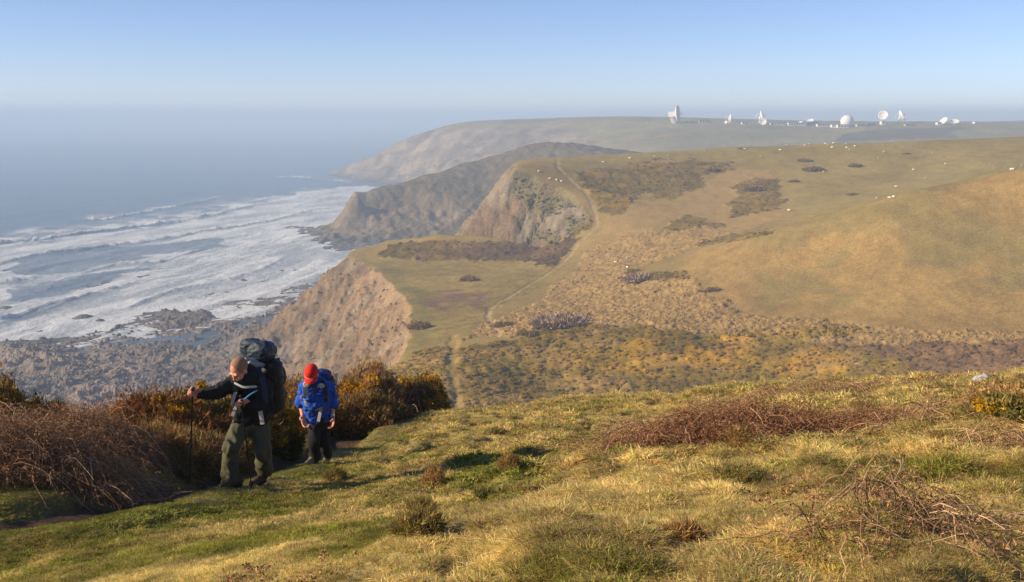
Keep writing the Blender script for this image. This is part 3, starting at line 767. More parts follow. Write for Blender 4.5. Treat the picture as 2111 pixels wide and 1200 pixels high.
PATHN = [(-6.3,7.2)] + [(P(a, b, c).x, P(a, b, c).y) for a, b, c in [(60,1098,8.7),(140,1080,9.3),(230,1062,9.9),(330,1030,11.3),(430,1006,12.8),(500,997,14.0),(580,972,15.8),(650,952,18.0),(720,925,20.0),(830,895,22.2),(950,868,24.6),(1010,850,26.5),(1040,840,29)]]
def fg_h(x, y, detail=True):
    x = np.asarray(x, float); y = np.asarray(y, float)
    z = fg_s(x, y)
    if not detail: return z
    z = z - 0.23 * sstep(8, 15, y) * sstep(-1, 3, x)
    d, al, ex, ey = dpoly(x, y, PATHN)
    d = d + fbm(x / 0.8, y / 0.8, 700, 3) * 0.16
    near = sstep(60, 20, y)
    side = x > ex                                             # the turf side carries a lip
    z = z + (0.07 - (1 - sstep(0.14, 0.62, d)) * 0.14) * near
    z = z + np.where(side, np.exp(-((d - 0.75) / 0.30) ** 2) * 0.10, 0) * near
    away = sstep(0.5, 1.6, d)
    rough = sstep(-0.35, 0.25, (x + 1.2) * 0.25 + (y - 7) * 0.03 + fbm(x / 3, y / 3, 705, 2) * 0.5)
    tc1, tv_1 = cells(x / 0.30, y / 0.36, 745)
    hum = (ridged(x / 1.9, y / 2.6, 710, 3) - 0.62) * 0.26 + fbm(x / 0.55, y / 0.75, 720, 3) * 0.05 + np.clip(1 - tc1 * tc1 * 2.2, 0, 1) * tv_1 * 0.10
    z = z + near * away * (hum * (0.35 + 0.65 * rough) + fbm(x / 5, y / 5, 730, 2) * 0.10)
    for (a, b, c, s_) in LEDGES:
        dl, _, lx, ly = dpoly(x, y, a)
        sgn = (x - lx) * b[0] + (y - ly) * b[1]
        z = z - 0.8 * c * np.exp(-(dl / s_) ** 2) * sstep(-0.10, 0.06, sgn + fbm(x / 0.5, y / 0.5, 740, 2) * 0.08)
    return z
def LP(l): return [(P(a, b, c).x, P(a, b, c).y) for a, b, c in l]
# little eroded scarps: line, side that is sunk, depth, width
LEDGES = [(LP([(690,948,16.6),(760,934,17.2),(840,925,17.6)]), (0.2, -1), 0.16, 0.32),
          (LP([(835,942,15.6),(900,925,16.6),(960,915,16.9),(1000,909,16.9),(1065,905,17.0)]), (0.2, -1), 0.20, 0.35),
          (LP([(985,896,18.3),(1070,895,18.0)]), (0.2, -1), 0.18, 0.3),
          (LP([(960,868,21.5),(1030,853,22.5)]), (0.3, -1), 0.3, 0.4)]
fx, fy = grid_xy(-0.62, 0.62, 490, np.concatenate([np.geomspace(1.6, 30, 270)[:-1], np.geomspace(30, 160, 28)]))
fx = fx * (fy + 5.0 * sstep(40, 12, fy)) / fy
fx = np.concatenate([fx[:1] * 1.0, fx]); fy = np.concatenate([np.full((1, fy.shape[1]), -6.0), fy]); fx[0] = np.linspace(-9, 9, fx.shape[1])
fz = fg_h(fx, fy)
fd, fal, fex, fey = dpoly(fx, fy, PATHN)
def fg_colour(x, y):
    a = fbm(x / 1.3, y / 1.7, 800, 4); b = fbm(x / 0.3, y / 0.42, 801, 3)
    straw = sstep(-0.45, 0.55, a + 0.35 * b + (x + 1.0) * 0.10 + (y - 8) * 0.03)
    c = lerp(np.ones(np.shape(x) + (3,)) * np.array([0.27, 0.225, 0.060]), np.array([0.54, 0.42, 0.185]), straw * 0.85)
    c = lerp(c, np.array([0.21, 0.115, 0.06]), sstep(0.6, 0.95, fbm(x / 0.9, y / 0.9, 805, 4) + 0.25 * b) * 0.45)
    return c * (1 + 0.15 * b)[..., None], straw
fcol, fstraw = fg_colour(fx, fy)
soil = np.array([0.085, 0.052, 0.034]) * (1 + 0.25 * fbm(fx / 0.2, fy / 0.2, 810, 3))[..., None]
fpath = 1 - sstep(0.22, 0.45, fd + fbm(fx / 0.5, fy / 0.5, 811, 3) * 0.22)
fcol = lerp(fcol, np.array([.15, .135, .042]), np.exp(-(fd / 1.3) ** 2) * .8)
fcol = lerp(fcol * 0.75, soil, fpath)
far_f = sstep(28, 34, fy)
fcol = lerp(fcol, np.array([0.17, 0.12, 0.055]), far_f)
V = np.stack([fx, fy, fz], 2).reshape(-1, 3); F = grid_faces(*fx.shape)
def fm2(a): return np.asarray(a).reshape(-1)[F].mean(1)
m_turf = mat_attr('turf', scale=38.0, var=0.5, bump=0.02)
m_soil = mat_attr('path_soil', scale=14.0, var=0.3, bump=0.03)
split_mesh(V, F, [(fm2(fpath) > 0.5) & (fm2(fy) > 3), np.ones(len(F), bool)], [m_soil, m_turf], ['path', 'ground'], fcol.reshape(-1, 3))
# ================================================================== VEGETATION
rg = np.random.default_rng(11)
def unit(v): return v / (np.linalg.norm(v, axis=-1, keepdims=True) + 1e-9)

# ---------------------------------------------------------------- grass tufts
def tuft(name, n, rad, h0, h1, wid, bend, seed, straw=0.5, lean=(0.35, 0.1)):
    g = np.random.default_rng(seed)
    a = g.uniform(0, 6.283, n); r = rad * np.sqrt(g.uniform(0, 1, n))
    base = np.stack([r * np.cos(a), r * np.sin(a), np.full(n, -0.015)], 1)
    h = g.uniform(h0, h1, n)
    out = np.stack([np.cos(a) + g.normal(0, .6, n) + lean[0], np.sin(a) + g.normal(0, .6, n) + lean[1], np.zeros(n)], 1); out = unit(out)
    bd = bend * g.uniform(0.4, 1.3, n)
    p1 = base + np.stack([out[:, 0] * h * bd * .35, out[:, 1] * h * bd * .35, h * .62], 1)
    p2 = base + np.stack([out[:, 0] * h * bd * 1.1, out[:, 1] * h * bd * 1.1, h * (1.0 - .35 * np.clip(bd, 0, 1.6))], 1)
    sa = g.uniform(0, 6.283, n); side = np.stack([np.cos(sa), np.sin(sa), np.zeros(n)], 1) * (wid * g.uniform(.7, 1.3, n))[:, None]
    V = np.stack([base - side, base + side, p1 + side * .8, p1 - side * .8, p2], 1).reshape(-1, 3)
    i = np.arange(n)[:, None] * 5
    Q = i + np.array([[0, 1, 2, 3]]); T = i + np.array([[3, 2, 4]])
    st = (g.uniform(0, 1, n) < straw).astype(float)[:, None]
    c = (np.array([0.72, 1.0, 0.42]) * (1 - st) + np.array([1.25, 1.08, 0.95]) * st) * g.uniform(.45, 1.4, (n, 1))
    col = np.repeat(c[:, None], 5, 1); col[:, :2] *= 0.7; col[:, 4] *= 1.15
    return mesh_np(name, V, [Q, T], None, None, False, col.reshape(-1, 3) * 0.8, link=False)
m_grass = mat_attr('grass_blade', var=0.0, attr='tint', kind='INSTANCER', rough=0.75, spec=0.2, transl=0.35)
tufts = [tuft('tuft_kind_%02d' % k, *a) for k, a in enumerate([
    (50, .075, .035, .085, .0030, 1.1, 1, .55), (50, .085, .03, .075, .0030, 1.4, 2, .5), (60, .08, .04, .10, .0028, 1.5, 3, .9), (60, .08, .05, .11, .0028, 1.9, 4, .95),
    (50, .09, .03, .07, .0026, .8, 5, .3), (50, .09, .03, .06, .0026, .6, 6, .35)])]
NEARK = len(tufts)
tufts += [tuft('tuft_wide_%02d' % k, *a) for k, a in enumerate([
    (34, .08, .035, .085, .0055, 1.1, 11, .55), (34, .09, .03, .075, .0055, 1.3, 12, .5), (38, .085, .045, .11, .0055, 1.3, 13, .9), (38, .085, .06, .12, .005, 1.6, 14, .95),
    (30, .09, .03, .07, .006, .9, 15, .3), (30, .09, .03, .06, .006, .7, 16, .35)])]
for t_ in tufts: t_.data.materials.append(m_grass)
def hitfg(px, py): return hit(px, py, 2.6, 33.0, lambda a, b: fg_h(a, b))
NG = 112000
gy_ = 2.7 + (31 - 2.7) * rg.uniform(0, 1, NG) ** 0.98
NG2 = 72000; gy_ = np.concatenate([gy_, 2.7 + 7 * rg.uniform(0, 1, NG2) ** 1.3]); NG += NG2
gx_ = rg.uniform(-0.58, 0.58, NG) * (gy_ + 3.2)
gh = fg_h(gx_, gy_)
gd, _, gex, _ = dpoly(gx_, gy_, PATHN)
keep = (gd + fbm(gx_ / .5, gy_ / .5, 811, 3) * .2 > 0.34 + 0.1 * rg.uniform(0, 1, NG))
gx_, gy_, gh, gd = gx_[keep], gy_[keep], gh[keep], gd[keep]
gcol_, gst = fg_colour(gx_, gy_)
gcol_ = lerp(gcol_, np.array([.19, .175, .045]), np.exp(-(gd / 1.3) ** 2) * .7)
mound = (ridged(gx_ / 1.9, gy_ / 2.6, 710, 3) - 0.62) * 3
lushx = sstep(-0.2, 0.9, fbm(gx_ / 0.8, gy_ / 1.1, 901, 3) + 0.12 * gx_ + mound * .5)
size = 0.36 + 0.42 * lushx * (0.45 + 0.55 * sstep(-2.5, 0.8, gx_ + (gy_ - 7) * 0.05))
size = size * np.where(gd < 1.0, 0.55, 1.0)
tall = (rg.uniform(0, 1, len(gx_)) < 0.10 * lushx)
idx = np.where(tall, np.where(rg.uniform(0, 1, len(gx_)) < .5, 3, 2), np.where(gst + rg.normal(0, .2, len(gx_)) > .5, rg.integers(0, 3, len(gx_)), rg.integers(4, 6, len(gx_))))
idx = idx + NEARK * (gy_ > 8.0 + rg.normal(0, 1.2, len(gy_)))
far_up = 1 + (gy_ - 5).clip(0) * 0.012
S_ = size * np.clip(gy_ / 8.5, .5, 1.0) * far_up * rg.uniform(.75, 1.25, len(gx_))
tint_ = gcol_ * rg.uniform(.62, 1.38, (len(gx_), 1)) * (1 + .35 * fbm(gx_ / .22, gy_ / .28, 905, 2))[:, None] * 1.6
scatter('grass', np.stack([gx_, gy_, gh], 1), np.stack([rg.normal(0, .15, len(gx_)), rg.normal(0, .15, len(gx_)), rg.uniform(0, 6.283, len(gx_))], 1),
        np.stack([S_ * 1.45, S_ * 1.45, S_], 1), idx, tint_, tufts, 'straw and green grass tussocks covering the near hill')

# ---------------------------------------------------------------- bushes
def lump(dirs, seed, amp=.25, f=2.2):
    d = dirs * f + seed * 7.3
    return 1 + amp * (noise3(d[:, 0], d[:, 1], d[:, 2], seed) * 2 - 1) + amp * .5 * (noise3(d[:, 0] * 2.3, d[:, 1] * 2.3, d[:, 2] * 2.3, seed + 1) * 2 - 1)
def rand_dirs(g, n, zmin=-0.15):
    z = g.uniform(zmin, 1, n); a = g.uniform(0, 6.283, n); r = np.sqrt(1 - z * z)
    return np.stack([r * np.cos(a), r * np.sin(a), z], 1)
def spikes(g, pos, axis, k, L, w, spread):
    """k thin triangles at every position"""
    n = len(pos)
    d = unit(axis[:, None] + g.normal(0, spread, (n, k, 3)))
    s = unit(np.cross(d, g.normal(0, 1, (n, k, 3)))) * w * g.uniform(.7, 1.3, (n, k, 1))
    b = pos[:, None] + g.normal(0, L * .25, (n, k, 3)); l = L * g.uniform(.5, 1.3, (n, k, 1))
    V = np.stack([b - s, b + s, b + d * l], 2).reshape(-1, 3)
    return V, np.arange(n * k * 3).reshape(-1, 3)
m_leaf = mat_attr('foliage', scale=3.0, var=0.15, rough=0.7, spec=0.2, transl=0.25)
m_twig = mat_attr('twig_bark', scale=30.0, var=0.25, rough=0.85)
m_flower = mat_attr('gorse_flower', scale=20.0, var=0.15, rough=0.7, transl=0.3)
GREEN = np.array([0.10, 0.098, 0.024]); BROWN = np.array([0.27, 0.155, 0.055]); TAN = np.array([0.36, 0.21, 0.095]); YEL = np.array([0.66, 0.36, 0.012])
def place(o_root, V): return V
def gorse(c, rad, n, seed, label=None, cat='gorse bush', group=None, brown=.35, flower=.25, spray=.085, w=.009, name='gorse_bush', core=True, k=6, cols=(GREEN, BROWN)):
    g = np.random.default_rng(seed)
    root = empty(name, c, label, cat, group)
    R3 = np.array(rad)
    def shape(d): return d * R3 * lump(d, seed, .36)[:, None] + np.array([0, 0, 0.03])
    d = rand_dirs(g, n); rr = 1 - 0.32 * g.uniform(0, 1, n) ** 2 + .16 * (g.uniform(0, 1, n) > .88)
    p = shape(d) * rr[:, None]
    ax = unit(d * .7 + np.array([0, 0, .6]) + g.normal(0, .35, (n, 3)))
    V, T = spikes(g, p, ax, k, spray, w, .45)
    bm = sstep(.5 - brown, 1.2 - brown, noise3(p[:, 0] * 2.2 + 3, p[:, 1] * 2.2, p[:, 2] * 2.2, seed + 5) + g.normal(0, .12, n))
    cc = (cols[0] * (1 - bm[:, None]) + cols[1] * bm[:, None]) * g.uniform(.6, 1.5, (n, 1))
    mesh_np('foliage', V, T, m_leaf, root, False, np.repeat(cc, 3 * k, 0))
    if flower:
        nf = int(n * 1.8); d = rand_dirs(g, nf, .0); p = shape(d) * g.uniform(.93, 1.10, (nf, 1))
        f = noise3(p[:, 0] * 2.6, p[:, 1] * 2.6, p[:, 2] * 2.6 + 9, seed + 8)
        p = p[f + g.normal(0, .05, nf) > .64 - .36 * flower]
        if len(p):
            V, T = spikes(g, p, rand_dirs(g, len(p)), 4, min(.042, spray * .45), min(.015, spray * .16), .9)
            mesh_np('blossom', V, T, m_flower, root, False, np.repeat(YEL * g.uniform(.6, 1.25, (len(p), 1)), 12, 0))
    if core:
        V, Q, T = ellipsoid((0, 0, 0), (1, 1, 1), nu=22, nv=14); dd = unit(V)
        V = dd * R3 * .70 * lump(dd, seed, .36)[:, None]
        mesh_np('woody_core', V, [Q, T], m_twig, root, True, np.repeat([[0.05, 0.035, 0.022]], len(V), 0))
        ns = max(20, n // 60); ps = []
        for _ in range(ns):
            dd = rand_dirs(g, 1, .05)[0]; e = dd * R3 * lump(dd[None], seed)[0] * g.uniform(.9, 1.1)
            b = e * np.array([.25, .25, 0]); m = (b + e) / 2 + g.normal(0, .06, 3)
            ps.append((np.array([b, m, e]), np.array([.008, .006, .003])))
        V, F = tubes(ps, 3); mesh_np('branches', V, F, m_twig, root, False, np.repeat([[0.22, 0.15, 0.10]], len(V), 0))['kind'] = 'stuff'
    return root
def bramble(c, rx, ry, h, n, seed, label=None, name='bramble_thicket', cat='bramble', leaf=1.5, tan=.25, r=.0026, slope=None, arch=1.0, leafcol=None, wob=.016):
    g = np.random.default_rng(seed); root = empty(name, c, label, cat)
    ps = []; cols = []; leafp = []
    for _ in range(n):
        a = g.uniform(0, 6.283); q = math.sqrt(g.uniform(0, 1)); b = np.array([rx * q * math.cos(a), ry * q * math.sin(a), 0])
        top = h * (1 - .75 * q ** 2.2) * g.uniform(.35, 1.12)
        L = g.uniform(.35, 1.0) * arch; ang = g.uniform(0, 6.283)
        t = np.linspace(0, 1, 8)
        path = np.stack([b[0] + math.cos(ang) * L * t, b[1] + math.sin(ang) * L * t, top * np.sin(t ** .8 * math.pi * g.uniform(.55, 1.0)) * 1.0], 1)
        path += np.cumsum(g.normal(0, wob, (8, 3)), 0)
        if slope is not None: path[:, 2] += slope(c[0] + path[:, 0], c[1] + path[:, 1]) - c[2] - .02
        path[0, 2] -= .05
        ps.append((path, r * g.uniform(.6, 1.5) * np.linspace(1.2, .5, 8)))
        cl = (np.array([.42, .28, .17]) if g.uniform() < tan else np.array([.23, .135, .065])) * g.uniform(.6, 1.4)
        cols.append(np.repeat(cl[None], 24, 0)); leafp.append(path[1:7])
    V, F = tubes(ps, 3)
    mesh_np('stems', V, F, m_twig, root, False, np.concatenate(cols))['kind'] = 'stuff'
    lp = np.concatenate(leafp); lp = lp[g.integers(0, len(lp), int(len(lp) * leaf))] + g.normal(0, .03, (int(len(lp) * leaf), 3))
    V, T = spikes(g, lp, rand_dirs(g, len(lp), -1), 2, .010 + r * 5, .0015 + r * 1.3, 1)
    lc = np.array(leafcol if leafcol is not None else [.33, .175, .09])
    mesh_np('dead_leaves', V, T, m_leaf, root, False, np.repeat(lc * g.uniform(.5, 1.6, (len(lp), 1)), 6, 0))['kind'] = 'stuff'
    return root
def fgp(px, py, dz=0.0):
    q = hitfg(px, py); return (q.x, q.y, q.z + dz)
def at_px(px, Y):
    x = (px - 1055.5) / FPX / 0.962 * Y; return (x, Y, float(fg_h(np.array([x]), np.array([Y]))[0]))
fgf = lambda x, y: fg_h(x, y)
# left bank, from the frame edge to the headland end
gorse(at_px(20, 13.6), (.72, .6, .86), 5500, 21, 'yellow flowering gorse bush at the seaward end of the bramble bank', flower=.38, brown=.3)
gorse(at_px(-160, 12.2), (.6, .6, .6), 2500, 22, 'gorse bush beside the path, half cut off by the photo edge', flower=.3)
bramble(at_px(15, 10.9), 1.2, .75, .72, 1900, 23, 'large dark tangle of bare bramble stems overhanging the lower path', slope=fgf, leaf=2.4, tan=.3)
bramble(at_px(-190, 10.6), 1.0, .9, 1.1, 900, 24, 'bramble tangle running out of the frame beside the lower path', slope=fgf)  # mostly out of view; made taller to cast shade over the bank
bramble(at_px(185, 13.2), .8, .6, .55, 1300, 25, 'reddish bramble mass between the dark tangle and the flowering gorse', slope=fgf, leaf=2.5)
bramble(at_px(170, 15.0), 1.5, .7, .75, 1100, 26, 'brown bramble hedge along the cliff brink above the beach', slope=fgf, leaf=2.5)
gorse(at_px(330, 14.9), (.9, .55, .55), 4500, 27, 'rusty brown bracken and gorse clump behind the brambles', flower=.06, brown=.75, name='gorse_bush', cols=(GREEN * 1.2, np.array([.26, .12, .045])))
gorse(at_px(420, 15.6), (.62, .55, .74), 6500, 28, 'flowering gorse bush seen between the man in black and his pole', flower=.6, brown=.3)
gorse(at_px(520, 16.8), (.6, .5, .62), 4500, 29, 'flowering gorse bush half hidden behind the man in black', flower=.45, brown=.4)
gorse(at_px(475, 15.3), (.5, .4, .5), 3500, 39, 'flowering gorse clump straight behind the olive trousers', flower=.55, brown=.35)
gorse(at_px(588, 16.9), (.26, .25, .42), 1800, 30, 'small green gorse with yellow flowers between the two hikers', flower=.5, brown=.1)
gorse(at_px(345, 13.6), (.75, .42, .36), 4500, 31, 'low grassy clump of dead bracken beside the front pole', flower=.0, brown=.6, name='bracken_clump', cat='bracken', cols=(np.array([.24, .21, .06]), np.array([.38, .23, .09])), spray=.11, w=.006)
gorse(at_px(445, 14.6), (.45, .35, .33), 2600, 32, 'low grassy clump of bracken behind the boots of the man in black', flower=.05, brown=.5, name='bracken_clump', cat='bracken', cols=(np.array([.20, .18, .05]), np.array([.34, .20, .08])), spray=.11, w=.006)
gorse(at_px(610, 21.5), (.85, .6, .85), 6000, 33, 'dull brown bracken mound rising behind the two hikers', flower=.1, brown=.8, name='bracken_clump', cat='bracken', cols=(GREEN * 1.3, np.array([.30, .18, .08])))
gorse(at_px(745, 22.2), (.95, .7, .98), 8000, 34, 'orange brown bracken mound right behind the hiker in blue', flower=.15, brown=.85, name='bracken_clump', cat='bracken', cols=(GREEN * 1.4, np.array([.34, .205, .095])), spray=.11)
gorse(at_px(858, 23.2), (.88, .75, 1.05), 8500, 35, 'tall dark gorse mound ending the bank where the path dips', flower=.36, brown=.45)
gorse(at_px(735, 20.6), (.95, .5, .55), 5000, 36, 'dark low gorse along the foot of the bracken mound', flower=.0, brown=.55, spray=.1)
gorse(at_px(640, 20.2), (.6, .4, .5), 3000, 38, 'dark brown scrub in the gap behind the hiker in blue', flower=.05, brown=.6, spray=.1)
bramble(at_px(800, 22.6), .9, .5, 1.05, 160, 37, 'pale bare twigs rising through the gorse mound', name='bramble_clump', slope=fgf, leaf=.3, tan=.9, r=.006)
# right-hand turf
bramble(fgp(1560, 893), 1.55, .62, .34, 2300, 41, 'wide low patch of dead reddish bramble on the turf', name='bramble_patch', slope=fgf, leaf=3.0, tan=.12, arch=.7, leafcol=[.30, .14, .07])
bramble(fgp(1330, 897), .9, .4, .22, 420, 42, 'thin straggling left end of the reddish bramble patch', name='bramble_patch', slope=fgf, leaf=1.2, tan=.5, arch=.8)
bramble(fgp(1850, 1060), .40, .28, .20, 190, 43, 'arching bare bramble stems over a grass tussock', name='bramble_clump', slope=fgf, leaf=.8, tan=.5, arch=.42, r=.0017, wob=.009)
bramble(fgp(1955, 870), .75, .4, .26, 240, 44, 'wiry bramble stems beside the small gorse near the pale stone', name='bramble_clump', slope=fgf, leaf=.8, tan=.35, arch=.6, r=.0022)
bramble(fgp(2060, 935), .55, .35, .2, 230, 45, 'sparse dark bramble runners lying on straw coloured grass', name='bramble_clump', slope=fgf, leaf=.8, tan=.3, arch=.55, r=.002)
bramble(fgp(1640, 815), 2.6, .8, .22, 700, 46, 'russet line of bramble along the brow of the turf', name='bramble_patch', slope=fgf, leaf=1.5, tan=.6, arch=.8)
bramble(fgp(2090, 1130), .35, .3, .10, 40, 47, 'few bramble runners in the grass at the nearest corner', name='bramble_clump', slope=fgf, leaf=.4, tan=.5, arch=.35, r=.0016, wob=.008)
bramble(fgp(1250, 960), .5, .35, .16, 26, 48, 'single bramble runners in the grass below the wide patch', name='bramble_clump', slope=fgf, leaf=.3, tan=.4, arch=.6, r=.0026)
gorse(fgp(2085, 850), (.42, .38, .18), 2800, 51, 'small yellow gorse bush beside the pale stone', flower=.10, brown=.55, spray=.055, cols=(GREEN * 2.4, BROWN * 1.8))
gorse(fgp(2190, 856), (.5, .4, .16), 1500, 52, 'gorse bush cut off by the frame beyond the pale stone', flower=.1, cols=(GREEN * 2.2, BROWN * 1.6), brown=.5, spray=.06)
for k, (px_, py_, r_, fl, lb) in enumerate([
    (895, 1003, .11, 0, 'feathery brown gorse seedling casting a long shadow on the turf'), (692, 990, .12, 0, 'green seedling tuft just below the hikers'),
    (1000, 1035, .10, .1, 'dark green gorse tuft on the open turf'), (1408, 1135, .055, -.12, 'tiny orange tipped gorse sprig with one yellow flower'),
    (1525, 930, .12, 0, 'rusty gorse sprig under the reddish bramble patch'), (870, 1060, .09, 0, 'brown heathery tuft beside a dark hollow'), (865, 1110, .08, 0, 'olive tuft with a hollow in its shade'),
    (1050, 965, .10, 0, 'rusty little tuft up the turf from the gorse seedling')]):
    gorse(fgp(px_, py_), (r_, r_, r_ * (1.5 if k in (0, 4) else .8)), 380, 60 + k, lb, 'seedling', 'gorse seedlings dotted over the turf', flower=fl, brown=[.8, .1, .1, .7, .9, .6, .2, .9][k], spray=.045, w=.003, core=False, name='gorse_seedling', k=5, cols=(np.array([.22, .19, .05]), np.array([.38, .22, .08])))

# ---------------------------------------------------------------- bushes of the middle ground
def lumpbush(name, seed, n, cols, flower=0):
    n = int(n * 2.2)
    g = np.random.default_rng(seed)
    d = rand_dirs(g, n, -.1); p = d * lump(d, seed, .3)[:, None] * g.uniform(.85, 1.02, (n, 1))
    V, T = spikes(g, p, unit(d + np.array([0, 0, .4])), 2, .15, .055, .7)
    c = cols * g.uniform(.6, 1.4, (n, 1))
    if flower: m = noise3(p[:, 0] * 2, p[:, 1] * 2, p[:, 2] * 2, seed) > .6; c[m] = np.array([2.6, 1.9, .5]) / 3
    C_ = np.repeat(c, 6, 0)
    V2, Q, T2 = ellipsoid((0, 0, 0), (1, 1, 1), nu=12, nv=7); dd = unit(V2); V2 = dd * .93 * lump(dd, seed, .3)[:, None]
    return mesh_np(name, np.concatenate([V, V2]), [T, Q + len(V), T2 + len(V)], m_far, None, False, np.concatenate([C_, np.repeat([cols * .85], len(V2), 0)]), link=False)
m_far = mat_attr('far_bush', var=0.0, attr='tint', kind='INSTANCER', rough=0.9)
LB = [lumpbush('bush_kind_%d' % k, 80 + k, 150, np.array([.8, .8, .8]), False) for k in range(3)]
def zone_points(mask, n, seed):
    g = np.random.default_rng(seed); ii = np.flatnonzero(mask.reshape(-1) > .5)
    ii = g.choice(ii, min(n, len(ii)), replace=False)
    x = gx.reshape(-1)[ii] + g.normal(0, .3, len(ii)); y = gy.reshape(-1)[ii] + g.normal(0, .5, len(ii))
    return x, y, gz.reshape(-1)[ii], colf[ii], g
def hill_scatter(name, mask, n, s0, s1, flat, seed, label, gain=1.5):
    x, y, z, c, g = zone_points(mask, n, seed); m = len(x)
    s = g.uniform(s0, s1, m) * (0.6 + 0.8 * g.uniform(0, 1, m) ** 2)
    scatter(name, np.stack([x, y, z - s * flat * .25], 1), np.stack([np.zeros(m), np.zeros(m), g.uniform(0, 6.28, m)], 1), np.stack([s, s, s * flat], 1), g.integers(0, 3, m), c * g.uniform(.85, 1.18, (m, 1)) * gain, LB, label)
gy_near = (gy < 800)
hill_scatter('gorse_scrub', gors * gy_near * (Zpath < .2) * (gdist > 1.5), 7500, .3, 1.0, .5, 91, 'olive gorse scrub with yellow flowers over the valley slope and hilltop', 1.4)
hill_scatter('bracken', Z_BRACK * inland * (Zpath < .1), 8000, .18, .42, .8, 92, 'tan tussocks of dead bracken on the valley floor', 1.55)
cl = (gsd > 2) & (gal > 350) & (zpx > 1060) & (veg > .3)
hill_scatter('cliff_scrub', cl.astype(float), 1200, .4, 1.0, .7, 93, 'low scrub clinging to the seaward slope', 1.4)
def far_bush(px_, py_, wpx_, flat, col_, label, seed):
    q = hit(px_, py_); r_ = wpx_ / 2 * q.y / FPX; g = np.random.default_rng(seed); n = 420
    root = empty('gorse_bush', (q.x, q.y, q.z - .1), label, 'bush', 'lone bushes on the far grass')
    d = rand_dirs(g, n, -.05); p = d * np.array([r_, r_ * .8, r_ * flat]) * lump(d, seed, .55)[:, None]
    V, T = spikes(g, p, unit(d + np.array([0, 0, .3])), 3, r_ * .2, r_ * .06, .6)
    mesh_np('foliage', V, T, m_leaf, root, False, np.repeat(np.array(col_) * g.uniform(.6, 1.4, (n, 1)), 9, 0))
    V, Q, T = ellipsoid((0, 0, 0), (1, 1, 1), nu=16, nv=9); dd = unit(V); V = dd * np.array([r_, r_ * .8, r_ * flat]) * .85 * lump(dd, seed, .55)[:, None]
    mesh_np('woody_core', V, [Q, T], m_leaf, root, True, np.repeat([np.array(col_) * .8], len(V), 0))
OL = (.27, .18, .045); DK = (.28, .19, .085); PU = (.38, .26, .17)
for k, a in enumerate([(968,578,36,.45,OL,'oval dark gorse bush alone in the clifftop meadow'),(868,676,46,.4,(.27,.17,.045),'rusty bush beside the crumbling orange cliff edge'),
    (1160,668,105,.2,PU,'long grey thicket on the valley floor above the yellow gorse'),(1680,352,34,.3,DK,'brown bush with a sheep beside it on the hill field'),(1765,343,24,.35,DK,'dark oval bush in the middle of the hill field'),
    (1636,376,20,.5,OL,'green bush at the edge of the hill bracken'),(1657,332,24,.3,DK,'pair of brown tussocks high on the hill field'),(1870,318,12,.4,DK,'tiny bush near the skyline fence'),(1758,402,18,.3,DK,'faint low bush low on the hill field'),
    (1315,578,60,.3,PU,'grey scrub clump above the bracken beside the three sheep'),(1470,600,30,.4,DK,'dark bush at the foot of the smooth hillside'),(1450,602,16,.4,OL,'little green bush left of the smooth hillside track'),
    (1555,392,34,.35,DK,'bush patch on the reddish slope of the hill'),(1470,352,26,.35,DK,'brown bush at the end of the hilltop gorse'),(1530,308,14,.3,DK,'low bush on the skyline beside a sheep'),(1040,672,34,.35,OL,'bush beside the junction of the valley paths'),
    (1090,690,40,.3,OL,'bush below the junction of the valley paths')]):
    far_bush(*a, seed=300 + k)

# ---------------------------------------------------------------- litter in the turf
def litter_piece(k):
    g = np.random.default_rng(700 + k); n = 7
    V, T = spikes(g, g.normal(0, .02, (n, 3)) * [1, 1, .3] + [0, 0, .012], rand_dirs(g, n, -.1) * [1, 1, .4], 2, .017, .0035, .5)
    return mesh_np('litter_kind_%d' % k, V, T, m_litter, None, False, np.repeat(g.uniform(.6, 1.3, (n, 1)) * np.array([[1, 1, 1]]), 6, 0), link=False)
m_litter = mat_attr('dead_leaf', var=0.0, attr='tint', kind='INSTANCER', rough=0.85)
LK = [litter_piece(k) for k in range(4)]
nl = 9000; ly = 2.8 + 22 * rg.uniform(0, 1, nl); lx = rg.uniform(-.5, .55, nl) * ly
km = (fbm(lx / 1.1, ly / 1.3, 910, 3) + .10 * lx > .28 + rg.uniform(0, .4, nl)) & (dpoly(lx, ly, PATHN)[0] > .3)
lx, ly = lx[km], ly[km]; nl = len(lx)
scatter('leaf_litter', np.stack([lx, ly, fg_h(lx, ly) + .02], 1), np.stack([rg.normal(0, .5, nl), rg.normal(0, .5, nl), rg.uniform(0, 6.28, nl)], 1), np.repeat(rg.uniform(.6, 1.5, (nl, 1)), 3, 1), rg.integers(0, 4, nl),
        np.array([.34, .18, .09]) * rg.uniform(.5, 1.5, (nl, 1)), LK, 'scraps of rusty dead bracken lying in the turf')

